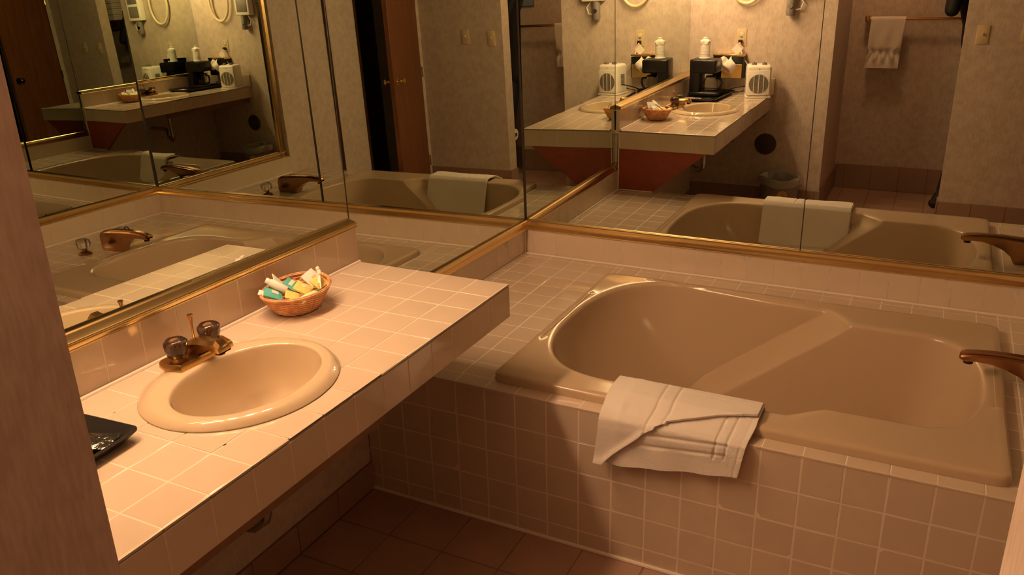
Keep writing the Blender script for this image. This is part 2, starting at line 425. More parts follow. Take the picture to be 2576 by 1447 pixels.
obj('seam_strip', MB().loft([[(Lx(YC, z) - 0.003, YC - 0.0025, z), (Lx(YC, z) + 0.0012, YC - 0.0025, z), (Lx(YC, z) + 0.0012, YC + 0.0010, z), (Lx(YC, z) - 0.003, YC + 0.0010, z)] for z in (VZB, MT)]), DARKGAP, mv, smooth=False)
# left wall, beside the tub
ml = thing('wall_mirror.001', (Lx(-0.6, ZMB), -0.6, ZMB), 'mirror on the left wall between counter end and back corner', 'mirror')
pane('mirror_pane', [Lp(YC + g, ZTR), Lp(-0.001, ZTR), Lp(-0.001, MT), Lp(YC + g, MT)], NL, MIRROR, ml)
mb = MB(); rail(mb, [(Lx(YC, ZTR) + 0.001, YC, ZTR), (Lx(0, ZTR) + 0.001, -0.004, ZTR)], (1, 0, 0), ZMB - ZTR, 0.014, (0, 0, 1))
obj('brass_rail', mb, BRASS, ml, recalc=True)
# back wall: two panes with a seam
mbk = thing('wall_mirror.002', (W / 2, 0, ZMB), 'wide two-pane mirror on the back wall over the long side of the tub', 'mirror')
SX = 1.242; g = 0.0009
pane('mirror_pane', [Bp(0.001, ZTR), Bp(SX - g, ZTR), Bp(SX - g, MT), Bp(0.001, MT)], NB, MIRROR, mbk)
pane('mirror_pane', [Bp(SX + g, ZTR), Bp(W - 0.001, ZTR), Bp(W - 0.001, MT), Bp(SX + g, MT)], NB, MIRROR, mbk)
mb = MB(); rail(mb, [(0.004, -0.001, ZTR), (W - 0.004, -0.001, ZTR)], (0, -1, 0), ZMB - ZTR, 0.014, (0, 0, 1))
obj('brass_rail', mb, BRASS, mbk, recalc=True)
obj('seam_strip', MB().box(SX - g, SX + g, By(SX, 2.3) - 0.002, By(SX, 0.6) + 0.004, ZMB - 0.01, MT), DARKGAP, mbk, smooth=False)
obj('corner_seal', MB().loft([[(Lx(0, z) - 0.002, 0.004, z), (Lx(0, z) + 0.0045, 0.004, z), (Lx(0, z) + 0.0045, By(0, z) - 0.0045, z), (Lx(0, z) - 0.002, By(0, z) - 0.0045, z)] for z in (ZMB - 0.004, MT)]), DARKGAP, mbk, smooth=False)
# right wall over the tub end
mr = thing('wall_mirror.003', (Rx(-0.6, ZMB), -0.6, ZMB), 'brass-framed mirror on the right wall above the tub faucet', 'mirror')
RY = -1.070
pane('mirror_pane', [Rp(-0.001, ZTR), Rp(RY, ZTR), Rp(RY, MT), Rp(-0.001, MT)], NR, MIRROR, mr)
mb = MB(); rail(mb, [(Rx(0, ZTR) - 0.001, -0.004, ZTR), (Rx(RY, ZTR) - 0.001, RY - 0.058, ZTR)], (-1, 0, 0), ZMB - ZTR, 0.014, (0, 0, 1))
obj('brass_rail', mb, BRASS, mr, recalc=True)
mb = MB(); rail(mb, [(Rx(RY, ZTR) - 0.001, RY - 0.058, ZTR), (Rx(RY, MT) - 0.001, RY - 0.058, MT)], (-1, 0, 0), 0.062, 0.014, (0, 1, 0))
obj('brass_frame', mb, BRASS, mr, recalc=True)
obj('corner_seal', MB().box(W - 0.005, W + 0.006, -0.0045, 0.01, ZMB - 0.004, MT), DARKGAP, mr, smooth=False)

# upstand tiles belong to their walls
for x0, x1 in zip(*(lambda c: (c[:-1], c[1:]))(cuts(0.008, W - 0.006, 0.0522, T))):
    tile(wb, ((x0 + x1) / 2, -0.002, (ZD + ZTR) / 2), x1 - x0, ZTR - ZD, '-y', gap=0.0044)
for y0, y1 in zip(*(lambda c: (c[:-1], c[1:]))(cuts(YC + 0.0, -0.006, -0.074, T))):
    tile(wl, (0.002, (y0 + y1) / 2, (ZD + ZTR) / 2), y1 - y0, ZTR - ZD, '+x', gap=0.0044)
for y0, y1 in zip(*(lambda c: (c[:-1], c[1:]))(cuts(-1.15, -0.006, -0.074, T))):
    tile(wr, (W - 0.002, (y0 + y1) / 2, (ZD + ZTR) / 2), y1 - y0, ZTR - ZD, '-x', gap=0.0044)
CGROUT = mat('counter_grout', (0.76, 0.645, 0.52), 0.75, bump=(300, 0.2))
CAULK = mat('caulk', (0.80, 0.69, 0.58), 0.5)
struct('trim_3', MB().tube([(0.006, YC, ZD + 0.002), (0.006, -0.008, ZD + 0.002), (W - 0.006, -0.008, ZD + 0.002), (W - 0.006, -1.15, ZD + 0.002)], 0.005, 8), CAULK, smooth=True)
struct('trim_4', MB().tube([(0.004, -0.006, ZD), (0.004, -0.006, ZTR - 0.001)], 0.0035, 8), CAULK, smooth=True)

# ================================================================== TUB SURROUND
ts = thing('tub_surround', (W / 2, YF, 0), 'pink-beige tiled platform around the sunken tub with a tiled front face', 'tub surround')
sub = MB()
sub.box(0, W, YF + 0.0003, YF + 0.05, 0, ZD - 0.0006)
sub.box(0, 0.515, YF + 0.05, 0, ZD - 0.04, ZD - 0.0006).box(1.945, W, YF + 0.05, 0, ZD - 0.04, ZD - 0.0006)
sub.box(0.515, 1.945, YF + 0.05, -1.2, ZD - 0.04, ZD - 0.0006).box(0.515, 1.945, -0.192, 0, ZD - 0.04, ZD - 0.0006)
obj('mortar_bed', sub, GROUT, ts, smooth=False)
xs = cuts(0.0, W, 0.483, T)
zr = [0.0, 0.0619, 0.1714, 0.2809, 0.3904, ZD]
for x0, x1 in zip(xs[:-1], xs[1:]):
    for z0, z1 in zip(zr[:-1], zr[1:]):
        top = z1 == ZD
        tile(ts, ((x0 + x1) / 2, YF, (z0 + (z1 - (0.006 if top else 0))) / 2), x1 - x0, z1 - z0 - (0.006 if top else 0), '-y', gap=0.0040)
    # the ledge in front of the tub, rounded over the front edge
    tile(ts, ((x0 + x1) / 2, (YF - 0.003 + -1.236) / 2, ZD), x1 - x0, -1.236 - (YF - 0.003), '+z', edge=((2, 0.006),))
gl = cuts(0.0, 0.500, 0.0365, T)
gy = cuts(-1.236, -0.004, -0.045, T)
for x0, x1 in zip(gl[:-1], gl[1:]):
    for y0, y1 in zip(gy[:-1], gy[1:]): tile(ts, ((x0 + x1) / 2, (y0 + y1) / 2, ZD), x1 - x0, y1 - y0, '+z')
gr = cuts(1.968, W - 0.002, 2.007, T)
for x0, x1 in zip(gr[:-1], gr[1:]):
    for y0, y1 in zip(gy[:-1], gy[1:]): tile(ts, ((x0 + x1) / 2, (y0 + y1) / 2, ZD), x1 - x0, y1 - y0, '+z')
gm = cuts(0.500, 1.968, 0.0365, T)
for x0, x1 in zip(gm[:-1], gm[1:]):
    for y0, y1 in ((-0.045, -0.004), (-0.19, -0.045)): tile(ts, ((x0 + x1) / 2, (y0 + y1) / 2, ZD), x1 - x0, y1 - y0, '+z')
obj('base_bead', MB().tube([(0, YF - 0.004, 0.003), (W, YF - 0.004, 0.003)], 0.007, 8), CAULK, ts)

# ================================================================== BATHTUB
NT = 420
def sstep(a, b, x):
    t = max(0, min(1, (x - a) / (b - a))); return t * t * (3 - 2 * t)
def tub_outline(s):
    xl = 0.532 + 0.09 * s + 0.24 * s * s; xr = 1.903 - 0.05 * s
    ybw = -0.207 - 0.03 * s - 0.03 * s * s; yfw = -1.128 + 0.03 * s + 0.03 * s * s
    ybn = -0.374 - 0.03 * s; yfn = -1.046 + 0.05 * s
    xt = 1.438 - 0.53 * s; w = 0.050
    cl, cr = 0.33 - 0.1 * s, 0.20; pts = []
    def side(x, back):
        k = max(0.0, min(1.0, (x - xt + w) / (2 * w))); k = 0.75 * k + 0.25 * k * k * (3 - 2 * k)
        yw, yn = (ybw, ybn) if back else (yfw, yfn)
        y = yw + (yn - yw) * k
        # the far side of the wide part drifts toward the middle, as in the photograph
        if back: y -= 0.055 * sstep(0.7, 1.4, x) * (1 - k) * (1 - s)
        yc = -0.69 - 0.02 * k
        u = max(0, 1 - (x - xl) / cl); v = max(0, 1 - (xr - x) / cr)
        fac = (max(0.0, 1 - u ** 2.5)) ** (1 / 2.5) * (max(0.0, 1 - v ** 2.4)) ** (1 / 2.4)
        return yc + (y - yc) * fac
    n1, n2, n3 = 100, 24, 70                     # columns follow the moving transition, so the ridge stays smooth
    xs_ = [xl + (xt - w - xl) * (1 - cos(pi / 2 * q / n1)) for q in range(n1)] + [xt - w + 2 * w * q / n2 for q in range(n2)] + [xt + w + (xr - xt - w) * sin(pi / 2 * q / n3) for q in range(n3 + 1)]
    pts = [(x, side(x, True)) for x in xs_[:-1]] + [(x, side(x, False)) for x in reversed(xs_[1:])]
    return pts
X0, X1, Y0, Y1 = 0.484, 1.966, -1.250, -0.184
def rect_pt(dx, dy):
    cx, cy = (X0 + X1) / 2, (Y0 + Y1) / 2; hx, hy = (X1 - X0) / 2, (Y1 - Y0) / 2
    n = 44.0; r = (abs(dx / hx) ** n + abs(dy / hy) ** n) ** (-1 / n)
    return Vector((cx + dx * r, cy + dy * r))
top = [Vector(p) for p in tub_outline(0)]
cen = Vector(((X0 + X1) / 2, (Y0 + Y1) / 2))
# spread the rim points evenly along the rectangle so the lip stays crisp in the corners
outer = [rect_pt(*(p - cen)) for p in top]
rings = []
ZR = ZD + 0.030
for d, z in ((0.0, ZD + 0.0005), (0.0005, ZD + 0.018), (0.004, ZD + 0.026), (0.012, ZR), (0.030, ZR - 0.0005)):
    rings.append([(o + (i - o).normalized() * d).to_3d() + Vector((0, 0, z)) for o, i in zip(outer, top)])
for d, z in ((0.045, ZR - 0.003), (0.022, ZR - 0.003), (0.010, ZR - 0.0055), (0.003, ZR - 0.010), (0.0, ZR - 0.017)):
    rings.append([(i + (o - i).normalized() * min(d, (o - i).length - 0.031)).to_3d() + Vector((0, 0, z)) for o, i in zip(outer, top)])
ZB = 0.10
for s in (0.03, 0.07, 0.12, 0.18, 0.25, 0.32, 0.40, 0.48, 0.56, 0.64, 0.72, 0.79, 0.85, 0.90, 0.94, 0.97, 0.99):
    z = ZR - 0.02 - (ZR - 0.02 - ZB) * s
    rings.append([Vector((p[0], p[1], z)) for p in tub_outline(s)])
base = [Vector(p) for p in tub_outline(1.0)]; bc = Vector((1.35, -0.70))
for k, z in ((0.97, ZB - 0.004), (0.92, ZB - 0.010), (0.8, ZB - 0.014), (0.4, ZB - 0.018), (0.02, ZB - 0.02)):
    rings.append([(bc + (p - bc) * k).to_3d() + Vector((0, 0, z)) for p in base])
tub = thing('bathtub', ((X0 + X1) / 2, (Y0 + Y1) / 2, ZD), 'bone enamel drop-in bathtub with an hourglass-shaped basin', 'bathtub')
shell = obj('shell', MB().loft([[tuple(p) for p in r] for r in rings], False, True), ENAMEL, tub, angle=60, recalc=True)
me = shell.data
bm = bmesh.new(); bm.from_mesh(me)
big = [f for f in bm.faces if len(f.verts) > 10]
if big and big[0].normal.z < 0: bmesh.ops.reverse_faces(bm, faces=bm.faces[:])
bm.to_mesh(me); bm.free()
obj('drain', MB().lathe([(0.036, 0), (0.036, 0.004), (0.026, 0.006), (0.024, 0.002), (0.001, 0.002)], (1.68, -0.70, ZB - 0.017), 24), ABRASS, tub)
om = Matrix.Translation((1.872, -0.72, 0.34)) @ Matrix.Rotation(math.radians(-84), 4, 'Y')
obj('overflow_plate', MB().lathe([(0.036, 0), (0.036, 0.004), (0.030, 0.010), (0.010, 0.012), (0.008, 0.016), (0.001, 0.017)], (0, 0, 0), 24, mtx=om), ABRASS, tub)

# tub faucet
FY = -0.66
tf = thing('tub_faucet', (2.1, FY, ZD), 'bronze tub spout with crystal knobs on the tiled deck at the tub end', 'faucet')
def spout_ring(x, zt, zb, w):
    m_ = (zt + zb) / 2
    return [(x, FY - w * 0.5, zb + 0.2 * (zt - zb)), (x, FY - w * 0.40, zb), (x, FY + w * 0.40, zb), (x, FY + w * 0.5, zb + 0.2 * (zt - zb)),
            (x, FY + w * 0.5, zt - 0.012), (x, FY + w * 0.42, zt - 0.006), (x, FY + w * 0.24, zt - 0.0055), (x, FY + w * 0.20, zt),
            (x, FY - w * 0.20, zt), (x, FY - w * 0.24, zt - 0.0055), (x, FY - w * 0.42, zt - 0.006), (x, FY - w * 0.5, zt - 0.012)]
prof = [(1.832, 0.612, 0.604, 0.030), (1.836, 0.620, 0.598, 0.044), (1.85, 0.6245, 0.5955, 0.048), (1.88, 0.629, 0.599, 0.049), (1.92, 0.632, 0.597, 0.050),
        (1.96, 0.633, 0.587, 0.051), (2.00, 0.632, 0.570, 0.053), (2.03, 0.630, 0.545, 0.056), (2.045, 0.629, 0.516, 0.058), (2.10, 0.626, 0.513, 0.064), (2.16, 0.620, 0.513, 0.068), (2.185, 0.612, 0.513, 0.066), (2.195, 0.600, 0.513, 0.06)]
obj('spout', MB().loft([spout_ring(*p) for p in prof]), BRONZE, tf, recalc=True, angle=25)
obj('aerator', MB().lathe([(0.014, 0), (0.014, -0.012), (0.010, -0.013), (0.001, -0.010)], (1.858, FY, 0.5965), 16), DARKGAP, tf)
for yy in (FY - 0.12, FY + 0.12):
    h = obj('escutcheon', MB().lathe([(0.034, 0), (0.034, 0.006), (0.026, 0.014), (0.014, 0.020), (0.012, 0.030), (0.001, 0.030)], (2.21, yy, ZD + 0.001), 20), BRONZE, tf)
    kn = MB()
    for r, z in (): pass
    rr = [(0.016, 0.030), (0.027, 0.036), (0.032, 0.050), (0.034, 0.066), (0.031, 0.078), (0.022, 0.084), (0.001, 0.085)]
    kn.loft([[(2.21 + q * (1 + 0.08 * cos(8 * a)) * cos(a), yy + q * (1 + 0.08 * cos(8 * a)) * sin(a), ZD + 0.001 + z) for a in [2 * pi * j / 32 for j in range(32)]] for q, z in rr])
    obj('crystal_knob', kn, CRYSTAL, h)

# ================================================================== VANITY COUNTER
vc = thing('vanity_counter', (XC / 2, -2.1, ZC), 'long cantilevered pink-beige tiled vanity counter along the left mirror', 'counter')
SC_O, SA_O = (0.288, -2.108), (0.219, 0.240)     # sink outer rim
SC_I, SA_I = (0.309, -2.107), (0.146, 0.193)     # sink opening
def in_hole(x, y, g_=0.022):
    return ((x - SC_I[0]) / (SA_I[0] + g_)) ** 2 + ((y - SC_I[1]) / (SA_I[1] + g_)) ** 2 < 1
sub = MB(); cs = 0.0075
nx, ny = int(round((XC - 0.004) / cs)), int(round((YC - F) / cs))
vid = {}
def vtx(i, j, z):
    k = (i, j, z)
    if k not in vid: vid[k] = len(sub.v); sub.v.append(((XC - 0.006) * i / nx, F + (YC - 0.004 - F) * j / ny, z))
    return vid[k]
ztop, zbot = ZC - 0.0006, ZC - 0.108
# coarse sheet away from the sink, fine cells round its opening
fine = []
for i in range(nx):
    for j in range(ny):
        x = XC * (i + .5) / nx; y = F + (YC - F) * (j + .5) / ny
        if -2.34 < y < -1.87:
            if not in_hole(x, y): sub.f.append((vtx(i, j, ztop), vtx(i + 1, j, ztop), vtx(i + 1, j + 1, ztop), vtx(i, j + 1, ztop)))
yl = [F + (YC - 0.004 - F) * j / ny for j in range(ny + 1)]
ya = max(q for q in yl if q <= -2.332); yb = min(q for q in yl if q >= -1.878)
xf = XC - 0.0007
sub.add([(0, F, ztop), (xf, F, ztop), (xf, ya, ztop), (0, ya, ztop)], [(0, 1, 2, 3)])
sub.add([(0, yb, ztop), (xf, yb, ztop), (xf, YC - 0.004, ztop), (0, YC - 0.004, ztop)], [(0, 1, 2, 3)])
sub.box(xf - 0.02, xf, F, YC - 0.0014, zbot, ztop - 0.008)
sub.box(0, xf - 0.02, YC - 0.024, YC - 0.0014, zbot, ztop - 0.008)
sub.box(0, xf - 0.02, F, -2.36, zbot, zbot + 0.02).box(0, xf - 0.02, -1.86, YC - 0.024, zbot, zbot + 0.02).box(0.505, xf - 0.02, -2.36, -1.86, zbot, zbot + 0.02).box(0, 0.075, -2.36, -1.86, zbot, zbot + 0.02)
obj('mortar_bed', sub, CGROUT, vc, smooth=False)
cxs = [0.012, XC - 4 * T, XC - 3 * T, XC - 2 * T, XC - T, XC]
cys = [YC, -1.3909]
while cys[-1] - T > F + 0.01: cys.append(cys[-1] - T)
cys.append(F + 0.006)
def clipped_tile(x0, x1, y0, y1):
    n = 14; mb = MB(); ok = {}
    def vv(i, j):
        if (i, j) not in ok:
            ok[(i, j)] = len(mb.v); mb.v.append((x0 + (x1 - x0) * i / n, y0 + (y1 - y0) * j / n, ZC))
        return ok[(i, j)]
    for i in range(n):
        for j in range(n):
            if not in_hole(x0 + (x1 - x0) * (i + .5) / n, y0 + (y1 - y0) * (j + .5) / n, 0.028): mb.f.append((vv(i, j), vv(i + 1, j), vv(i + 1, j + 1), vv(i, j + 1)))
    if mb.f: obj('tile', mb, TILE, vc, smooth=False)
for x0, x1 in zip(cxs[:-1], cxs[1:]):
    for y1, y0 in zip(cys[:-1], cys[1:]):
        corners = [(x0, y0), (x1, y0), (x0, y1), (x1, y1), ((x0 + x1) / 2, (y0 + y1) / 2)]
        hits = sum(in_hole(p, q, 0.03) for p, q in corners)
        if hits == 5: continue
        if hits: clipped_tile(x0 + 0.0014, x1 - 0.0014, y0 + 0.0014, y1 - 0.0014); continue
        ed = []
        if x1 == XC: ed.append((1, 0.007))
        if y1 == YC: ed.append((3, 0.007))
        tile(vc, ((x0 + x1) / 2, (y0 + y1) / 2, ZC), x1 - x0, y1 - y0, '+z', edge=tuple(ed) or None, gap=0.0026)
for y1, y0 in zip(cys[:-1], cys[1:]):
    tile(vc, (XC, (y0 + y1) / 2, ZC - 0.0585), y1 - y0, 0.102, '+x')
for x0, x1 in zip(cxs[:-1], cxs[1:]):
    tile(vc, ((x0 + x1) / 2, YC, ZC - 0.0585), x1 - x0, 0.102, '+y')
# backsplash along the mirror and its return on the front wall
bsp = cuts(F + 0.008, YC - 0.003, -1.372, T)
obj('backsplash_bed', MB().loft([[(Lx(y, VZB) - 0.03, y, ZC - 0.02), (0.0040, y, ZC - 0.02), (0.0040, y, VZB + 0.002), (Lx(y, VZB) - 0.03, y, VZB + 0.002)] for y in (F, YC - 0.003)]), GROUT, vc, smooth=False, recalc=True)
for y0, y1 in zip(bsp[:-1], bsp[1:]):
    tile(vc, (0.0050, (y0 + y1) / 2, (ZC + VZB + 0.003) / 2), y1 - y0, VZB + 0.003 - ZC, '+x')
obj('return_bed', MB().box(0.0, XC + 0.012, F + 0.001, F + 0.0108, ZC - 0.004, ZC + 0.108), GROUT, vc, smooth=False)
for x0, x1 in zip(*(lambda c: (c[:-1], c[1:]))(cuts(0.012, XC + 0.014, XC - 4 * T, T))):
    tile(vc, ((x0 + x1) / 2, F + 0.012, ZC + 0.054), x1 - x0, 0.110, '+y')
obj('caulk_line', MB().tube([(0.010, F + 0.012, ZC + 0.001), (0.010, YC - 0.004, ZC + 0.001)], 0.006, 8), CAULK, vc)
obj('apron_board', MB().bbox(XC - 0.055, XC - 0.033, F + 0.002, -1.9, ZC - 0.158, ZC - 0.108, 0.002, 1), BATTEN, vc, label='brown wooden batten under the counter edge')
sb = MB(); pts = [(0.0, ZD + 0.003), (0.215, ZD + 0.003), (0.52, ZC - 0.112), (0.52, ZC - 0.1085), (0.0, ZC - 0.1085)]
sb.loft([[(x, y, z) for x, z in pts] for y in (-1.290, -1.268)])
obj('support_bracket', sb, REDWOOD, vc, label='red-stained tapering board holding up the counter end', smooth=False, recalc=True)
obj('bracket_caulk', MB().tube([(0.004, -1.2665, ZC - 0.11), (0.004, -1.2665, ZD + 0.004), (0.215, -1.2665, ZD + 0.004)], 0.0045, 6), CAULK, vc)

# ================================================================== SINK
sk = thing('sink', (SC_O[0], SC_O[1], ZC), 'oval bone china drop-in sink set in the tiled counter', 'sink')
def ell(c, a, z, n=72): return [(c[0] + a[0] * cos(2 * pi * j / n), c[1] + a[1] * sin(2 * pi * j / n), z) for j in range(n)]
def lerp2(t, z): return ell((SC_O[0] + (SC_I[0] - SC_O[0]) * t, SC_O[1] + (SC_I[1] - SC_O[1]) * t), (SA_O[0] + (SA_I[0] - SA_O[0]) * t, SA_O[1] + (SA_I[1] - SA_O[1]) * t), ZC + z)
rings = [lerp2(0.01, 0.0005), lerp2(0.0, 0.0030)] + [lerp2(t, 0.0030 + 0.0160 * (1 - (1 - t / 0.52) ** 2)) for t in (0.008, 0.025, 0.05, 0.08, 0.12, 0.16, 0.20, 0.25, 0.30, 0.36, 0.44, 0.52)] + [lerp2(0.78, 0.0186), lerp2(0.91, 0.0180), lerp2(0.955, 0.0168), lerp2(0.985, 0.0130), lerp2(1.0, 0.0060)]
for k, z in ((0.985, -0.004), (0.965, -0.025), (0.93, -0.055), (0.87, -0.088), (0.77, -0.117), (0.62, -0.138), (0.44, -0.150), (0.25, -0.156), (0.10, -0.159)):
    rings.append(ell((SC_I[0] - 0.012 * (1 - k), SC_I[1]), (SA_I[0] * k, SA_I[1] * k), ZC + z))
sh = obj('basin', MB().loft(rings, False, True), SINKM, sk, angle=70)
sm = sh.modifiers.new('wall', 'SOLIDIFY'); sm.thickness = 0.007; sm.offset = -1
bmx = bmesh.new(); bmx.from_mesh(sh.data); bmesh.ops.recalc_face_normals(bmx, faces=bmx.faces)
bmx.faces.ensure_lookup_table(); fb = max(bmx.faces, key=lambda q: len(q.verts))
if fb.normal.z < 0: bmesh.ops.reverse_faces(bmx, faces=bmx.faces[:])
bmx.to_mesh(sh.data); bmx.free()
obj('drain', MB().lathe([(0.024, 0), (0.024, 0.003), (0.019, 0.005), (0.017, 0.002), (0.014, 0.006), (0.001, 0.008)], (SC_I[0] - 0.011, SC_I[1], ZC - 0.1588), 24), ABRASS, sk)
obj('overflow_hole', MB().lathe([(0.010, 0), (0.009, 0.003), (0.001, 0.002)], (0, 0, 0), 14, mtx=Matrix.Translation((0.446, -2.107, ZC - 0.035)) @ Matrix.Rotation(math.radians(-80), 4, 'Y')), DARKGAP, sk)
tx, ty = SC_I[0] - 0.01, -2.107
obj('drain_trap', MB().tube([(tx, ty, ZC - 0.165), (tx, ty, 0.52), (tx - 0.006, ty - 0.006, 0.487), (tx - 0.03, ty - 0.02, 0.468), (tx - 0.065, ty - 0.03, 0.470), (tx - 0.088, ty - 0.035, 0.490), (tx - 0.095, ty - 0.036, 0.525), (tx - 0.105, ty - 0.036, 0.555), (tx - 0.14, ty - 0.036, 0.565), (0.0, ty - 0.036, 0.565)], 0.018, 12), CHROME, sk, label='chrome trap pipe below the sink')

# ------------------------------------------------------------------ sink faucet
zf = ZC + 0.0185
fa = thing('sink_faucet', (0.115, -2.075, zf), 'antique brass sink faucet with two smoked knobs and a lift rod', 'faucet')
bp = MB()
base = []
for z, gx in ((0, 0.0), (0.012, -0.001), (0.018, -0.004)):
    a = gx
    base.append([(0.073 - a, -2.160 - a, zf + z), (0.105, -2.172 - a, zf + z), (0.148 + a, -2.160 - a, zf + z), (0.150 + a, -2.10, zf + z), (0.150 + a, -2.05, zf + z), (0.148 + a, -1.990 + a, zf + z), (0.105, -1.978 + a, zf + z), (0.073 - a, -1.990 + a, zf + z)])
bp.loft(base)
obj('base', bp, ABRASS, fa, recalc=True)
sp = MB(); spr = []
for x, zt, zb, w in ((0.083, 0.028, 0.0, 0.052), (0.100, 0.046, 0.0, 0.052), (0.125, 0.055, 0.006, 0.050), (0.147, 0.057, 0.022, 0.046), (0.166, 0.0575, 0.032, 0.042), (0.182, 0.060, 0.034, 0.041), (0.194, 0.063, 0.032, 0.041), (0.206, 0.052, 0.030, 0.039), (0.210, 0.040, 0.031, 0.037)):
    y = -2.075; h = w / 2
    spr.append([(x, y - h, zf + zb + 0.002), (x, y - h * 0.7, zf + zb), (x, y + h * 0.7, zf + zb), (x, y + h, zf + zb + 0.002), (x, y + h, zf + zt - 0.010), (x, y + h * 0.55, zf + zt - 0.001), (x, y, zf + zt), (x, y - h * 0.55, zf + zt - 0.001), (x, y - h, zf + zt - 0.010)])
obj('spout', sp.loft(spr), ABRASS, fa, recalc=True, angle=30)
obj('aerator', MB().lathe([(0.012, 0.004), (0.012, -0.008), (0.009, -0.009), (0.001, -0.006)], (0.192, -2.075, zf + 0.031), 14), DARKGAP, fa)
obj('lift_rod', MB().lathe([(0.0028, 0), (0.0028, 0.060), (0.0034, 0.064), (0.0055, 0.079), (0.0075, 0.0845), (0.0072, 0.0865), (0.001, 0.087)], (0.092, -2.061, zf + 0.018), 14), ABRASS, fa)
for yy in (-2.132, -2.026):
    kb = MB()
    prof = [(0.016, 0.0), (0.021, 0.004), (0.0255, 0.020), (0.0275, 0.034), (0.027, 0.042), (0.0215, 0.0475), (0.0195, 0.0478), (0.012, 0.046), (0.001, 0.0455)]
    kb.loft([[(0.110 + q * (1 + 0.05 * abs(cos(3 * a)) ** 3) * cos(a), yy + q * (1 + 0.05 * abs(cos(3 * a)) ** 3) * sin(a), zf + 0.022 + z) for a in [2 * pi * j / 36 for j in range(36)]] for q, z in prof])
    k_ = obj('smoked_knob', kb, SMOKE, fa, angle=50)
    obj('knob_stem', MB().lathe([(0.017, -0.006), (0.017, 0.001), (0.008, 0.002), (0.007, 0.034), (0.001, 0.034)], (0.110, yy, zf + 0.0225), 16), DARKWOOD if False else ABRASS, k_)

# ================================================================== BASKET AND TOILETRIES
BCX, BCY = 0.101, -1.688
bk = thing('wicker_basket', (BCX, BCY, ZC), 'small oval wicker basket of toiletries on the counter', 'basket')
def bell(k):   # radius factors and height along the side, k 0..1
    return 0.053 + 0.033 * k ** 0.8, 0.063 + 0.045 * k ** 0.8, 0.004 + 0.056 * k
def basket_pt(a, k, push=0.0):
    rx, ry, z = bell(k)
    up = 0.010 * max(0, sin(a - 0.35)) * k
    return Vector((BCX + (rx + push) * cos(a), BCY + (ry + push) * sin(a), ZC + z + up))
wv = MB()
NS = 60
for q in range(15):                                   # woven strands, over and under the stakes
    k = (q + 0.5) / 15
    wv.tube([basket_pt(2 * pi * j / NS, k, 0.0016 * (1 if (j // 2 + q) % 2 else -1)) for j in range(NS)], 0.0023, 6, closed=True)
obj('weave', wv, WICKER, bk)
stk_ = MB()
for j in range(30):
    a = 2 * pi * (j + 0.5) / 30; stk_.tube([basket_pt(a, 0.0), basket_pt(a, 0.5), basket_pt(a, 1.0)], 0.0015, 5)
obj('stakes', stk_, WICKER, bk)
rim = MB()
for d, z_ in ((0.001, 0.0), (-0.0025, 0.003), (0.0025, 0.0032), (0.0, 0.006)):
    rim.tube([basket_pt(2 * pi * j / NS, 1.0, d + 0.0007 * sin(j * 1.9)) + Vector((0, 0, z_)) for j in range(NS)], 0.0027, 6, closed=True)
obj('rim', rim, WICKER, bk)
obj('bottom', MB().lathe([(0.002, 0.004), (1.0, 0.004), (1.02, 0.007), (0.002, 0.008)], (BCX, BCY, ZC), 40, 0.053, 0.063), WICKER, bk)

def card(name, c, w, h, t, e, m, label, cat, group=None, puff=0.0, extra=None):
    """small sachet: a pillow-shaped slab, rotated by Euler e."""
    R = Matrix.Translation(c) @ Matrix.Rotation(e[2], 4, 'Z') @ Matrix.Rotation(e[1], 4, 'Y') @ Matrix.Rotation(e[0], 4, 'X')
    n = 8; mb = MB(); o = thing(name, c, label, cat, group)
    def sf(sgn):
        return lambda u, v: R @ Vector(((u - .5) * w, (v - .5) * h, sgn * (t * 0.5 + puff * (16 * u * (1 - u) * v * (1 - v)) ** 0.7)))
    P = [[sf(1)(i / n, j / n) for j in range(n + 1)] for i in range(n + 1)]; Q = [[sf(-1)(i / n, j / n) for j in range(n + 1)] for i in range(n + 1)]
    m_ = n + 1; mb.v = [tuple(p) for r in P for p in r] + [tuple(p) for r in Q for p in r]; oo = m_ * m_
    for i in range(n):
        for j in range(n):
            f = (i * m_ + j, (i + 1) * m_ + j, (i + 1) * m_ + j + 1, i * m_ + j + 1)
            mb.f.append(f); mb.f.append(tuple(oo + q for q in reversed(f)))
    bd = [i * m_ for i in range(m_)] + [n * m_ + j for j in range(1, m_)] + [i * m_ + n for i in range(n - 1, -1, -1)] + [j for j in range(n - 1, 0, -1)]
    for a, b in zip(bd, bd[1:] + bd[:1]): mb.f.append((b, a, oo + a, oo + b))
    obj('wrapper', mb, m, o, angle=40)
    if extra:
        for (ux, uy, ew, eh, em) in extra:
            k = MB()
            k.grid(lambda u, v: R @ Vector((ux * w + (u - .5) * ew, uy * h + (v - .5) * eh, t * 0.5 + 0.0012 + puff * (max(0, 16 * (0.5 + ux + (u - .5) * ew / w) * (0.5 - ux - (u - .5) * ew / w) * (0.5 + uy + (v - .5) * eh / h) * (0.5 - uy - (v - .5) * eh / h))) ** 0.7)), 6, 6, 0.0008)
            obj('print', k, em, o)
    return o
zb_ = ZC + 0.052
G = 'toiletries in the wicker basket'
card('soap_packet', (BCX - 0.020, BCY - 0.072, zb_ + 0.016), 0.052, 0.052, 0.004, (0.15, 0.45, 0.75), TEALP, 'teal sachet at the left end of the basket', 'sachet', G, 0.005, [(0.08, 0.02, 0.020, 0.018, PALEP)])
card('soap_packet', (BCX - 0.010, BCY + 0.002, zb_ + 0.016), 0.056, 0.050, 0.004, (0.10, 0.55, 0.40), TEALP, 'teal sachet in the middle of the basket', 'sachet', G, 0.005, [(-0.15, 0.02, 0.012, 0.032, PALEP)])
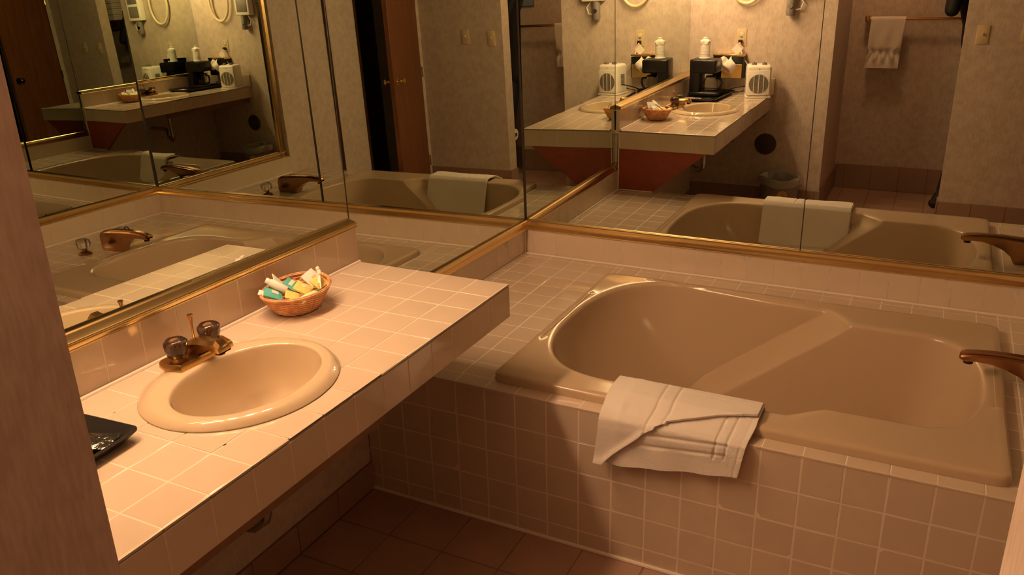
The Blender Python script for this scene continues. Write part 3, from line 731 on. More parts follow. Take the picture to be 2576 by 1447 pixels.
card('tea_packet', (BCX + 0.024, BCY + 0.002, zb_ + 0.014), 0.048, 0.050, 0.004, (0.12, 0.50, 0.45), YELP, 'yellow sachet leaning on the middle teal sachet', 'sachet', G, 0.006, [(0.0, 0.0, 0.012, 0.014, PALEYEL)])
card('tea_packet', (BCX + 0.025, BCY - 0.045, zb_ + 0.008), 0.040, 0.042, 0.003, (0.2, 0.4, 0.7), YELP, 'yellow sachet in front of the left teal sachet', 'sachet', G, 0.004)
card('paper_packet', (BCX - 0.044, BCY - 0.018, zb_ + 0.030), 0.046, 0.052, 0.002, (0.1, 0.9, 0.9), PAPER, 'white paper sachet standing at the back of the basket', 'sachet', G, 0.001)
card('paper_packet', (BCX + 0.006, BCY + 0.064, zb_ + 0.022), 0.046, 0.058, 0.003, (0.15, 0.75, 0.25), PAPER, 'white wrapped bar at the right end of the basket', 'sachet', G, 0.003, [(0.1, 0.1, 0.012, 0.02, PINKP)])
card('paper_packet', (BCX - 0.052, BCY - 0.074, zb_ + 0.014), 0.03, 0.03, 0.002, (0.1, 0.3, 0.6), PAPER, 'white slip poking out at the left tip of the basket', 'sachet', G, 0.001)
card('tea_packet', (BCX + 0.030, BCY + 0.066, zb_ + 0.012), 0.040, 0.045, 0.003, (0.2, 0.6, 0.1), YELP, 'bright yellow sachet under the cotton swabs', 'sachet', G, 0.003)
def bottle(c, d, L_, r, mb_, mc, label, cap=0.016):
    d = Vector(d).normalized(); q = Vector((0, 0, 1)).rotation_difference(d).to_matrix().to_4x4(); R = Matrix.Translation(c) @ q
    o = thing('lotion_bottle', c, label, 'bottle')
    obj('body', MB().lathe([(r * 0.85, 0), (r, 0.003), (r, L_ - 0.006), (r * 0.75, L_)], (0, 0, 0), 20, mtx=R), mb_, o)
    obj('cap', MB().lathe([(r * 0.72, L_ + 0.0005), (r * 0.72, L_ + cap), (r * 0.6, L_ + cap + 0.002), (0.001, L_ + cap + 0.002)], (0, 0, 0), 20, mtx=R), mc, o)
bottle((BCX + 0.064, BCY - 0.058, zb_ + 0.003), (0.10, 1, 0.04), 0.062, 0.0105, PALEYEL, GREENP, 'pale yellow lotion bottle with green cap lying along the near rim of the basket')
bottle((BCX - 0.004, BCY - 0.034, zb_ + 0.016), (-0.75, -0.45, 0.55), 0.052, 0.0115, PAPER, WHITEP, 'white lotion bottle with pink print behind the left teal sachet', 0.01)
for i, (dx, dy, z_, e, lb) in enumerate(((0.060, 0.036, 0.006, 0.55, 'cotton swab lowest of three in the basket'), (0.054, 0.042, 0.011, 0.50, 'cotton swab in the middle of three in the basket'), (0.046, 0.046, 0.016, 0.55, 'cotton swab topmost of three in the basket'))):
    a = Vector((BCX + dx, BCY + dy, zb_ + z_)); d = Vector((-0.45, 0.55, e)).normalized() * 0.055
    o = thing('cotton_swab', a, lb, 'cotton swab', 'cotton swabs in the basket')
    obj('stick', MB().tube([a, a + d], 0.0022, 8), PAPER, o)
    obj('tip', MB().tube([a + d * 0.82, a + d * 0.88, a + d, a + d * 1.08], [0.002, 0.0058, 0.0062, 0.002], 10), TOWELM, o)

# ================================================================== COFFEE TRAY, COFFEE MAKER, HEATER
tm = rot_about((0.15, -2.67, 0), math.radians(4))
tr = thing('serving_tray', (0.15, -2.67, ZC), 'black rimmed tray on the counter under the coffee maker', 'tray')
tb = MB(); x0, x1, y0, y1 = 0.022, 0.303, -2.900, -2.402
def rr_(x0, x1, y0, y1, z, r=0.02, n=5):
    out = []
    for cx, cy, a0 in ((x1 - r, y1 - r, 0), (x0 + r, y1 - r, pi / 2), (x0 + r, y0 + r, pi), (x1 - r, y0 + r, 1.5 * pi)):
        for k in range(n + 1):
            a = a0 + pi / 2 * k / n; out.append(tuple(tm @ Vector((cx + r * cos(a), cy + r * sin(a), z))))
    return out
e = 0.022
tb.loft([rr_(x0 + e, x1 - e, y0 + e, y1 - e, ZC + 0.001), rr_(x0, x1, y0, y1, ZC + 0.024), rr_(x0, x1, y0, y1, ZC + 0.027), rr_(x0 + 0.006, x1 - 0.006, y0 + 0.006, y1 - 0.006, ZC + 0.027), rr_(x0 + e + 0.006, x1 - e - 0.006, y0 + e + 0.006, y1 - e - 0.006, ZC + 0.006)])
obj('tray_body', tb, BLACKP, tr, recalc=True, angle=50)
card('coffee_packet', (0.222, -2.462, ZC + 0.0155), 0.085, 0.065, 0.004, (0.0, 0.06, 0.5), FOIL, 'shiny black foil coffee packet lying in the near end of the tray', 'packet', None, 0.006)
for (px, py, pz, a, m2, lb) in ((0.10, -2.500, ZC + 0.012, 0.05, REDP, 'red and white sugar stick laid across the tray'), (0.11, -2.515, ZC + 0.012, 0.12, PINKP, 'white creamer stick with pink print beside the sugar stick in the tray')):
    card('sugar_stick', (px, py, pz), 0.125, 0.014, 0.002, (0, 0, a), PAPER, lb, 'packet', None, 0.002, [(0.3, 0.0, 0.03, 0.010, m2), (-0.2, 0.0, 0.03, 0.010, m2)])

cm = thing('coffee_maker', (0.13, -2.72, ZC + 0.006), 'black drip coffee maker standing on the tray', 'coffee maker')
zt = ZC + 0.0065
obj('housing', MB().bbox(0.035, 0.110, -2.80, -2.64, zt, ZC + 0.245, 0.010, 3), BLACKP, cm)
obj('base', MB().bbox(0.033, 0.245, -2.805, -2.635, zt, zt + 0.032, 0.012, 3), BLACKP, cm)
obj('brew_head', MB().bbox(0.033, 0.225, -2.802, -2.638, ZC + 0.165, ZC + 0.262, 0.012, 3), BLACKP, cm)
ca = obj('carafe', MB().lathe([(0.040, 0), (0.052, 0.006), (0.058, 0.03), (0.054, 0.06), (0.040, 0.085), (0.036, 0.095), (0.034, 0.095), (0.038, 0.084), (0.052, 0.059), (0.056, 0.03), (0.05, 0.009), (0.038, 0.003)], (0.172, -2.72, zt + 0.0335), 28), GLASS, cm)
obj('carafe_handle', MB().tube([(0.208, -2.72, zt + 0.122), (0.243, -2.72, zt + 0.118), (0.252, -2.72, zt + 0.09), (0.240, -2.72, zt + 0.052), (0.225, -2.72, zt + 0.048)], 0.008, 8), BLACKP, ca)
obj('carafe_lid', MB().lathe([(0.037, 0), (0.038, 0.008), (0.02, 0.012), (0.001, 0.012)], (0.172, -2.72, zt + 0.129), 20), BLACKP, ca)
obj('power_cord', MB().tube([(0.06, -2.79, ZC + 0.012)] + [(0.36 + 0.075 * cos(t) - 0.0, -2.79 + 0.06 * sin(t), ZC + 0.045 + 0.028 * sin(t + 0.6)) for t in [pi + 2 * pi * k / 24 for k in range(25)]], 0.0042, 8), BLACKP, cm)
# wrapped cups on top
cu = thing('cup_stack', (0.115, -2.735, ZC + 0.2625), 'stack of white cups in a twisted clear wrap on top of the coffee maker', 'cups')
zc0 = ZC + 0.263
obj('cups', MB().lathe([(0.040, 0), (0.040, 0.005), (0.0355, 0.007), (0.0345, 0.02), (0.0340, 0.028), (0.0352, 0.0285), (0.0342, 0.050), (0.0352, 0.0505), (0.0340, 0.074), (0.0350, 0.0745), (0.0335, 0.100), (0.0345, 0.1005), (0.033, 0.118), (0.030, 0.121), (0.001, 0.121)], (0.115, -2.735, zc0), 24), PAPER, cu)
wr_ = MB()
wr_.loft([[(0.115 + r * (1 + 0.10 * sin(5 * a + z * 90)) * cos(a), -2.735 + r * (1 + 0.10 * sin(5 * a + z * 90)) * sin(a), zc0 + z) for a in [2 * pi * j / 30 for j in range(30)]] for r, z in ((0.0355, 0.098), (0.037, 0.116), (0.034, 0.123), (0.022, 0.128), (0.013, 0.134), (0.015, 0.143), (0.004, 0.147))], False, True)
obj('wrap_top', wr_, PAPER, cu)

hc = Vector((0.492, -2.775, ZC)); hm = rot_about(hc, math.radians(-15))
he = thing('fan_heater', hc, 'small white fan heater with a round grille and two dials at the counter end', 'heater')
hw, hd, hh = 0.084, 0.075, 0.225
hb = MB()
hb.bbox(hc.x - hw, hc.x + hw, hc.y - hd, hc.y + hd, ZC + 0.012, ZC + hh, 0.022, 4, hm)
obj('case', hb, WHITEP, he)
obj('foot', MB().bbox(hc.x - hw - 0.003, hc.x + hw + 0.003, hc.y - hd - 0.003, hc.y + hd + 0.003, ZC + 0.0005, ZC + 0.014, 0.004, 2, hm), WHITEP, he)
fy = hc.y + hd
obj('front_bezel', MB().bbox(hc.x - hw + 0.010, hc.x + hw - 0.010, fy - 0.004, fy + 0.004, ZC + 0.020, ZC + 0.188, 0.003, 2, hm), WHITEP, he)
gz, gR = ZC + 0.098, 0.066
FYM = Matrix.Translation((hc.x, fy + 0.004, gz)) @ Matrix.Rotation(math.radians(-90), 4, 'X')
gd = obj('grille', MB().lathe([(gR, 0), (gR, 0.002), (gR - 0.004, 0.0015), (0.001, 0.0015)], (0, 0, 0), 40, mtx=hm @ FYM), GRILLE, he)
lv = MB()
for k in range(13):
    z = gz - gR + 0.010 + k * (2 * gR - 0.02) / 12; h_ = sqrt(max(0, (gR - 0.002) ** 2 - (z - gz) ** 2))
    lv.box(hc.x - h_, hc.x + h_, fy + 0.004, fy + 0.0075, z - 0.0014, z + 0.0014, hm)
obj('louvres', lv, GREYP, gd, smooth=False)
for dx in (-0.033, 0.0, 0.033):
    h_ = sqrt(gR ** 2 - dx ** 2) - 0.001
    obj('grille_bar', MB().box(hc.x + dx - 0.002, hc.x + dx + 0.002, fy + 0.006, fy + 0.0095, gz - h_, gz + h_, hm), WHITEP, gd, smooth=False)
for dx in (-0.035, 0.035):
    dmx = hm @ Matrix.Translation((hc.x + dx, hc.y + 0.030, ZC + hh + 0.0005))
    d_ = obj('dial', MB().lathe([(0.018, 0), (0.018, 0.004), (0.015, 0.013), (0.001, 0.014)], (0, 0, 0), 20, mtx=dmx), GREYP, he)
    obj('dial_grip', MB().bbox(-0.004, 0.004, -0.015, 0.015, 0.013, 0.019, 0.002, 1, dmx), GREYP, d_)
obj('indicator', MB().lathe([(0.004, 0), (0.003, 0.003), (0.001, 0.0035)], (0, 0, 0), 10, mtx=hm @ Matrix.Translation((hc.x, fy + 0.0005, ZC + 0.200)) @ Matrix.Rotation(math.radians(-90), 4, 'X')), REDP, he)
vb = MB()
for k in range(7): vb.box(hc.x - hw - 0.002, hc.x - hw + 0.001, hc.y - 0.03, hc.y + 0.02, ZC + 0.07 + k * 0.012, ZC + 0.077 + k * 0.012, hm)
obj('side_vents', vb, GREYP, he, smooth=False)

# ------------------------------------------------------------------ things on the front wall
tb_ = thing('tissue_box', (0.255, F + 0.06, ZC + 0.112), 'black and brass tissue box with a white tissue pulled out, against the front wall', 'tissue box')
z0 = ZC + 0.1125
obj('box_body', MB().bbox(0.150, 0.368, F + 0.001, F + 0.095, z0, z0 + 0.165, 0.004, 2), BLACKP, tb_)
obj('brass_lid', MB().bbox(0.148, 0.370, F + 0.0012, F + 0.098, z0 + 0.156, z0 + 0.171, 0.003, 2), BRASS, tb_)
obj('brass_front', MB().bbox(0.215, 0.360, F + 0.0945, F + 0.0985, z0 + 0.002, z0 + 0.100, 0.0015, 1), BRASS, tb_)
ti = MB()
ti.grid(lambda u, v: Vector((0.205 + 0.125 * u * (0.7 + 0.3 * v) + 0.010 * sin(7 * v + u * 4), F + 0.101 + 0.045 * sin(pi * v) + 0.008 * sin(9 * u + 3 * v), z0 + 0.145 - 0.095 * v + 0.012 * sin(8 * u))), 14, 12, 0.001)
obj('tissue', ti, PAPER, tb_)

ou = thing('wall_outlet', (0.324, F, ZC + 0.39), 'ivory outlet plate on the front wall above the tissue box', 'outlet')
obj('plate', MB().bbox(0.289, 0.359, F, F + 0.006, 1.203, 1.321, 0.002, 2), IVORY, ou)
for zz in (1.240, 1.286):
    obj('socket', MB().bbox(0.307, 0.341, F + 0.005, F + 0.0085, zz - 0.015, zz + 0.015, 0.004, 2), CREAMP, ou)
obj('test_button', MB().bbox(0.316, 0.332, F + 0.0055, F + 0.009, 1.258, 1.268, 0.001, 1), GREYP, ou)
pl = thing('power_plug', (0.322, F + 0.02, 1.235), 'black plug with a white tag and cord in the lower socket of the outlet', 'plug')
obj('plug_body', MB().bbox(0.309, 0.337, F + 0.009, F + 0.040, 1.222, 1.248, 0.005, 2), BLACKP, pl)
obj('cord', MB().tube([(0.323, F + 0.04, 1.230), (0.327, F + 0.055, 1.20), (0.36, F + 0.06, 1.12), (0.41, F + 0.065, 1.06), (0.44, F + 0.07, 1.0), (0.46, F + 0.075, 0.95)], 0.004, 8), WHITEP, pl)
tgm = Matrix.Translation((0.313, F + 0.058, 1.187)) @ Matrix.Rotation(math.radians(42), 4, 'Y')
obj('warning_tag', MB().bbox(-0.028, 0.028, -0.001, 0.001, -0.034, 0.034, 0.0006, 1, tgm), PAPER, pl, label='white tag with a pink band')
obj('tag_band', MB().box(-0.028, 0.028, 0.0011, 0.0016, 0.022, 0.031, tgm), PINKP, pl, smooth=False)

rg = thing('towel_ring', (0.350, F, 1.685), 'cream oval towel ring on the front wall above the coffee maker', 'towel ring')
obj('ring', MB().tube([(0.350 + 0.122 * cos(2 * pi * k / 48), F + 0.035, 1.685 + 0.190 * sin(2 * pi * k / 48)) for k in range(48)], 0.012, 12, closed=True), CREAMP, rg)
obj('mount', MB().bbox(0.325, 0.375, F, F + 0.040, 1.860, 1.910, 0.008, 2), CREAMP, rg)

hd_ = thing('hair_dryer', (0.665, F, 1.7), 'white wall-mounted hair dryer box with a grey nozzle hanging below', 'hair dryer')
obj('box', MB().bbox(0.585, 0.765, F, F + 0.070, 1.545, 1.86, 0.010, 3), WHITEP, hd_)
obj('panel', MB().bbox(0.610, 0.740, F + 0.068, F + 0.0735, 1.575, 1.685, 0.004, 2), GREYP, hd_)
obj('panel', MB().bbox(0.610, 0.740, F + 0.068, F + 0.0735, 1.710, 1.84, 0.004, 2), GREYP, hd_)
nz = MB(); nz.loft([[(0.655 + w * cos(a), F + 0.040 + d * sin(a), z) for a in [2 * pi * j / 20 + 0.3 for j in range(20)]] for w, d, z in ((0.024, 0.020, 1.56), (0.030, 0.026, 1.53), (0.031, 0.027, 1.47), (0.032, 0.030, 1.425), (0.028, 0.026, 1.412), (0.018, 0.016, 1.414))])
no_ = obj('nozzle', nz, GREYP, hd_, recalc=True)
obj('nozzle_vent', MB().tube([(0.655, F + 0.0665, 1.475 + 0.0), (0.655, F + 0.070, 1.476)], 0.016, 18), CHROME, no_)
obj('coiled_cord', MB().tube([(0.70 + 0.0, F + 0.03, 1.545), (0.735, F + 0.028, 1.50), (0.72, F + 0.03, 1.455), (0.685, F + 0.035, 1.45)], 0.005, 8), WHITEP, hd_)

dv = thing('wall_vent', (0.55, F, 0.505), 'dark round vent cover low on the front wall under the counter', 'vent')
DM = Matrix.Translation((0.55, F, 0.505)) @ Matrix.Rotation(math.radians(-90), 4, 'X')
obj('disc', MB().lathe([(0.078, 0), (0.078, 0.008), (0.070, 0.016), (0.03, 0.020), (0.001, 0.020)], (0, 0, 0), 32, mtx=DM), mat('vent_plate', (0.065, 0.042, 0.034), 0.35), dv)

bn = thing('waste_bin', (0.70, -2.765, 0), 'grey waste bin with a round yellow sticker standing under the counter end', 'bin')
obj('tub', MB().lathe([(0.115, 0.004), (0.120, 0.006), (0.138, 0.29), (0.146, 0.295), (0.146, 0.303), (0.136, 0.303), (0.132, 0.29), (0.115, 0.012)], (0.70, -2.765, 0.0), 36), BINM, bn)
ln = MB()
ln.loft([[(0.70 + r * (1 + 0.025 * sin(7 * a + z * 60)) * cos(a), -2.765 + r * (1 + 0.025 * sin(7 * a + z * 60)) * sin(a), z + 0.008 * sin(3 * a + 1)) for a in [2 * pi * j / 48 for j in range(48)]] for r, z in ((0.118, 0.20), (0.128, 0.27), (0.132, 0.305), (0.143, 0.318), (0.152, 0.300), (0.152, 0.262))], False, False)
obj('bag_liner', ln, LINER, bn)
an = math.radians(70); cx_, cy_ = 0.70 + 0.131 * cos(an), -2.765 + 0.131 * sin(an)
st = MB()
def stk_pt(q, r): 
    a = an + r * cos(q) / 0.134; z = 0.20 + r * sin(q); rr2 = 0.1205 + (z - 0.006) * 0.018 / 0.284 + 0.0012
    return (0.70 + rr2 * cos(a), -2.765 + rr2 * sin(a), z)
st.loft([[stk_pt(2 * pi * j / 24, r) for j in range(24)] for r in (0.036, 0.024, 0.012, 0.001)], False, True)
obj('sticker', st, STICKY, bn, recalc=True)
st = MB(); st.loft([[tuple(Vector(stk_pt(2 * pi * j / 3 + pi / 2, r)) + Vector((0.0008 * cos(an), 0.0008 * sin(an), 0))) for j in range(3)] for r in (0.018, 0.013)], False, False)
obj('sticker_mark', st, REDWOOD, bn, smooth=False)

# switches on the right part of the front wall
for x, z, lb in ((1.848, 1.29, 'ivory light switch nearest the opening on the front wall'), (2.10, 1.31, 'ivory light switch nearest the wooden door on the front wall')):
    s_ = thing('light_switch', (x, F, z), lb, 'switch', 'light switches beside the opening')
    obj('plate', MB().bbox(x - 0.036, x + 0.036, F, F + 0.006, z - 0.058, z + 0.058, 0.002, 2), IVORY, s_)
    obj('toggle', MB().bbox(x - 0.005, x + 0.005, F + 0.005, F + 0.018, z - 0.004, z + 0.012, 0.002, 1), IVORY, s_)

# ================================================================== TOWEL OVER THE TUB
TX0, TX1 = 0.893, 1.333
tw = thing('bath_mat', (1.11, -1.2, ZD + 0.03), 'folded white terry bath mat draped over the front rim of the tub', 'bath mat')
path = [(-1.058, 0.335), (-1.085, 0.42), (-1.108, 0.50), (-1.122, 0.540), (-1.140, 0.554), (-1.165, 0.556), (-1.20, 0.5555), (-1.235, 0.5535), (-1.262, 0.541), (-1.290, 0.529), (-1.308, 0.523), (-1.3215, 0.510), (-1.325, 0.48), (-1.325, 0.44), (-1.327, 0.40), (-1.330, 0.362)]
path = [Vector((p[0], p[1])) for p in path]
acc = [0.0]
for a, b in zip(path[:-1], path[1:]): acc.append(acc[-1] + (b - a).length)
def along(d):
    d = max(0, min(acc[-1] - 1e-6, d))
    for k in range(len(acc) - 1):
        if d <= acc[k + 1]:
            t = (d - acc[k]) / (acc[k + 1] - acc[k]); p = path[k].lerp(path[k + 1], t)
            a = path[max(0, k - 1)]; b = path[min(len(path) - 1, k + 2)]
            tg = (path[k + 1] - path[k]).lerp((b - a) * 0.5, 0.5).normalized(); return p, Vector((tg.y, -tg.x))
    return path[-1], Vector((-1, 0))
LTOT = acc[-1]
DTOP = acc[4]
def band(x, c, w): return math.exp(-((x - c) / w) ** 2)
def under(u, v):
    d = LTOT * v * (1.0 - 0.0 * u)
    if v > 0.55: d = LTOT * 0.55 + (LTOT * (v - 0.55)) * (1.02 - 0.22 * u * 1.0)
    p, n = along(d)
    x = TX0 + 0.012 + (TX1 - TX0 - 0.012) * u
    hang = max(0, v - 0.62) / 0.38
    x += -0.035 * hang * (u - 0.2)
    o = 0.0015 + 0.004 * hang * (1 + sin(9 * u + 5 * v)) * 0.6
    for c in (0.80, 0.875): o -= 0.0040 * band(u, c, 0.009) * (1 if v < 0.90 else 0)
    for c in (0.80, 0.865): o -= 0.0040 * band(v, c, 0.008) * (1 if u < 0.885 else 0)
    o += 0.0035 * hang * sin(20 * u - 14 * v) * (1 if v > 0.87 else 0.3)
    o -= 0.0015 * band(u, 0.965, 0.008)
    return Vector((x, p.x + n.x * o, p.y + n.y * o))
mbt = MB(); mbt.grid(under, 150, 130, -0.006)
obj('lower_layer', mbt, TOWELM, tw, recalc=True, angle=70)
# the folded-over layer: its front edge runs on the diagonal from the hanging left corner up to the right
HANG = LTOT - acc[11]
VK = [(0.0, LTOT + 0.002), (0.06, LTOT), (0.14, acc[11] + 0.70 * HANG), (0.23, acc[11] + 0.42 * HANG), (0.33, acc[11] + 0.10 * HANG), (0.43, acc[10] + 0.004), (0.54, acc[9]), (0.77, acc[8] - 0.012), (1.0, acc[7] - 0.012)]
def vend(u):
    for (a, p), (b, q) in zip(VK[:-1], VK[1:]):
        if u <= b: return p + (q - p) * (u - a) / (b - a)
    return VK[-1][1]
def over(u, v):
    d0 = 0.012 + 0.01 * u; d1 = vend(u)
    d = d0 + (d1 - d0) * v
    p, n = along(d)
    x = TX0 - 0.006 + (TX1 - TX0 + 0.002) * u
    # the left side leans out as it hangs
    hang = max(0, (d - acc[8]) / (LTOT - acc[8]))
    x += -0.004 * hang + 0.010 * sin(5 * hang) * 0.4
    edge_ = math.exp(-((1 - v) * (d1 - d0) / 0.016) ** 2)
    o = 0.0095 + 0.004 * sin(7 * u + 2) * hang + 0.008 * edge_ * (1 - 0.4 * u)
    for c in (0.36, 0.46):
        cc = c - 0.10 * hang
        o -= 0.0042 * band(u, cc, 0.009) * (1 if d > acc[4] else 0)
    o += 0.0016 * band(u, 0.15 + 0.02 * sin(6 * v), 0.03)
    o -= 0.0012 * band(d, acc[4] + 0.03, 0.005) * (1 if u > 0.46 else 0)
    return Vector((x, p.x + n.x * o, p.y + n.y * o))
mbt = MB(); mbt.grid(over, 150, 110, -0.0065)
obj('upper_layer', mbt, TOWELM, tw, recalc=True, angle=70)

# ================================================================== ALCOVE: TOWEL BAR, PAPER, SHELF
BZ = 1.335; BY = HB + 0.085
bar = thing('towel_bar', (1.5, HB, BZ), 'brass towel bar on the alcove back wall', 'towel bar')
obj('rod', MB().tube([(1.085, BY, BZ), (1.87, BY, BZ)], 0.0115, 12), ABRASS, bar)
for x in (1.085, 1.87):
    obj('post', MB().bbox(x - 0.018, x + 0.018, HB, HB + 0.100, BZ - 0.020, BZ + 0.020, 0.006, 2), ABRASS, bar)
ht = thing('hand_towel', (1.235, BY, BZ), 'white hand towel gathered near its hem, hanging on the brass towel bar', 'towel')
hx0, hx1 = 1.112, 1.350
def hand(u, v):
    s = (v - 0.46)
    top_ = 0.017
    L0, L1 = 0.34, 0.375
    if s < 0: t = min(1, -s / 0.46); z = BZ + top_ - L0 * t; y = BY - 0.017
    else: t = s / 0.54; z = BZ + top_ - L1 * t; y = BY + 0.017
    k = min(1, abs(s) / 0.03); y = BY + (y - BY) * k; z = z if k >= 1 else BZ + top_ - 0.012 * k * k
    pinch = math.exp(-((t - 0.70) / 0.07) ** 2) if s > 0 else 0
    xc_ = (hx0 + hx1) / 2; w = (1 - 0.13 * pinch - 0.03 * min(1, t * 1.4) + (0.10 * max(0, t - 0.75)))
    x = xc_ - 0.012 * t + (u - 0.5) * (hx1 - hx0) * w
    fold = 0.006 * sin(14 * u + 3 * t) * min(1, t * 2) + ((0.016 * sin(24 * u + 1.5) * math.exp(-((t - 0.78) / 0.10) ** 2) - 0.014 * pinch + 0.006 * sin(13 * u) * max(0, t - 0.8) * 4) if s > 0 else 0)
    return Vector((x, y + fold + (0.010 * t if s > 0 else 0), z))
mbh = MB(); mbh.grid(hand, 70, 110, 0.007)
obj('cloth', mbh, TOWELM, ht, recalc=True, angle=70)

tp = thing('toilet_paper_holder', (XR + 0.06, F - 0.12, 0.46), 'white toilet roll on a holder low behind the right wall end', 'toilet paper')
obj('roll', MB().tube([(XR + 0.03, F - 0.185, 0.46), (XR + 0.13, F - 0.185, 0.46)], 0.048, 24), PAPER, tp)
obj('bracket', MB().bbox(XR + 0.018, XR + 0.027, F - 0.195, F - 0.12, 0.445, 0.475, 0.003, 1).bbox(XR + 0.133, XR + 0.142, F - 0.195, F - 0.12, 0.445, 0.475, 0.003, 1), CHROME, tp)

no2 = thing('wall_notice', (1.66, HB, 1.62), 'small blue-grey framed notice above the towel bar', 'notice')
obj('frame', MB().bbox(1.575, 1.745, HB, HB + 0.012, 1.50, 1.74, 0.003, 1), GREYP, no2)
obj('card', MB().box(1.585, 1.735, HB + 0.012, HB + 0.0135, 1.51, 1.73), mat('blue_card', (0.22, 0.30, 0.34), 0.5), no2, smooth=False)

sf = thing('towel_shelf', (2.56, HB, 1.56), 'dark wall shelf with a rail, holding folded towels in the alcove', 'shelf')
obj('board', MB().bbox(2.30, 2.86, HB, HB + 0.26, 1.545, 1.575, 0.003, 1), DARKWOOD, sf)
obj('apron', MB().bbox(2.30, 2.86, HB + 0.235, HB + 0.255, 1.485, 1.545, 0.002, 1), DARKWOOD, sf)
for x in (2.33, 2.83):
    obj('bracket', MB().tube([(x, HB + 0.01, 1.38), (x, HB + 0.10, 1.44), (x, HB + 0.20, 1.545)], 0.010, 8), DARKWOOD, sf)
obj('rail', MB().tube([(2.33, HB + 0.12, 1.455), (2.83, HB + 0.12, 1.455)], 0.008, 10), ABRASS, sf)
def folded(x0, x1, y0, y1, z0, h, label):
    o = thing('folded_towel', ((x0 + x1) / 2, (y0 + y1) / 2, z0), label, 'towel', 'folded white towels on the alcove shelf')
    b = MB(); n = 3
    for k in range(n):
        b.bbox(x0 + 0.003 * k, x1 - 0.002 * k, y0, y1 - 0.004 * k, z0 + h * k / n + 0.0005, z0 + h * (k + 1) / n, h / n * 0.42, 3)
    obj('cloth', b, TOWELM, o, angle=60)
for k in range(4):
    folded(2.37, 2.74, HB + 0.01, HB + 0.25, 1.5755 + 0.066 * k, 0.064, ('lowest', 'second', 'third', 'topmost')[k] + ' folded white towel in the stack on the dark alcove shelf')
hg = thing('bath_towel', (2.5, HB + 0.12, 1.455), 'greyish bath towel hanging from the rail under the alcove shelf', 'towel')
def bath(u, v):
    s = v - 0.45; x = 2.42 + 0.27 * u
    if s < 0: t = -s / 0.45; y = HB + 0.107; z = 1.468 - 0.36 * t
    else: t = s / 0.55; y = HB + 0.134; z = 1.468 - 0.40 * t
    k = min(1, abs(s) / 0.03); y = HB + 0.12 + (y - HB - 0.12) * k
    return Vector((x, y + 0.004 * sin(16 * u) * t, z))
mbh = MB(); mbh.grid(bath, 30, 50, 0.007)
obj('cloth', mbh, GTOWEL, hg, recalc=True, angle=70)

# ================================================================== VANITY LIGHT
lb = thing('vanity_light', (0.0, -2.1, 2.02), 'brass light bar with six round bulbs on the vanity mirror', 'light bar')
bx = Lx(-2.1, 2.02)
obj('back_plate', MB().bbox(bx - 0.0, bx + 0.045, -2.72, -1.48, 1.965, 2.075, 0.006, 2, rot_about((bx, -2.1, 2.02), 0.0171)), BRASS, lb)
for k in range(6):
    y = -2.60 + 0.20 * k
    so = obj('socket', MB().tube([(bx + 0.044, y, 2.02), (bx + 0.066, y, 2.02)], 0.020, 16), BRASS, lb)
    obj('bulb', MB().sphere((bx + 0.112, y, 2.02), 0.0475, 20, 12), BULB, so)

al = thing('ceiling_light', (1.08, -3.22, CEIL), 'round frosted ceiling lamp in the alcove', 'ceiling lamp')
obj('rim', MB().lathe([(0.105, 0), (0.105, -0.030), (0.094, -0.034), (0.092, -0.006)], (1.08, -3.22, CEIL), 36, cap0=False, cap1=False), BRASS, al, recalc=True)
obj('diffuser', MB().lathe([(0.090, -0.020), (0.084, -0.045), (0.064, -0.066), (0.034, -0.078), (0.001, -0.081)], (1.08, -3.22, CEIL), 36), mat('frosted_lamp', (0.9, 0.9, 0.9), 0.5, emit=((1.0, 0.52, 0.26), ALCOVE_STRENGTH)), al, recalc=True)

# ================================================================== PERSON WITH CAMERA (seen only in the mirrors)
pc = CAM - f_ * 0.075
hcam = thing('handheld_camera', pc, 'black camera held up by the person in the alcove', 'camera')
cmx = Matrix((r_, -f_, u_)).transposed().to_4x4(); cmx.translation = pc       # x right, y back, z up
obj('camera_body', MB().bbox(-0.062, 0.062, -0.010, 0.040, -0.045, 0.040, 0.010, 3, cmx), BLACKP, hcam)
obj('prism_hump', MB().bbox(-0.026, 0.026, -0.006, 0.036, 0.036, 0.062, 0.010, 3, cmx), BLACKP, hcam)
obj('lens', MB().lathe([(0.031, 0), (0.033, 0.010), (0.033, 0.036), (0.030, 0.040), (0.026, 0.041), (0.024, 0.030), (0.001, 0.028)], (0, 0, 0), 28, mtx=cmx @ Matrix.Translation((0.0, -0.009, -0.004)) @ Matrix.Rotation(math.radians(90), 4, 'X')), BLACKP, hcam)

ps = thing('person', (1.90, -3.55, 0), 'person in dark jacket and trousers holding a camera to the face', 'person')
def capsule(mb, a, b, ra, rb, flat=None):
    a, b = Vector(a), Vector(b); d = (b - a); L_ = d.length; d.normalize()
    q = Vector((0, 0, 1)).rotation_difference(d).to_matrix().to_4x4(); R = Matrix.Translation(a) @ q
    prof = [(max(1e-4, ra * sin(pi / 2 * k / 4)), -ra * cos(pi / 2 * k / 4)) for k in range(5)] + [(max(1e-4, rb * cos(pi / 2 * k / 4)), L_ + rb * sin(pi / 2 * k / 4)) for k in range(5)]
    mb.lathe(prof, (0, 0, 0), 16, mtx=R)
body = MB()
look = Vector((f_.x, f_.y, 0)).normalized(); side = Vector((look.y, -look.x, 0))      # side = the person's right
eye = CAM - f_ * 0.165 + Vector((0, 0, 0.02))
hc_ = eye - look * 0.085 + Vector((0, 0, 0.012)) + side * 0.03
neck = hc_ - look * 0.03 + Vector((0, 0, -0.135)) + side * 0.01
chest = neck + Vector((0, 0, -0.20)) - look * 0.02 + side * 0.015
pelv = Vector((chest.x + 0.10, chest.y + 0.0, 0.98))
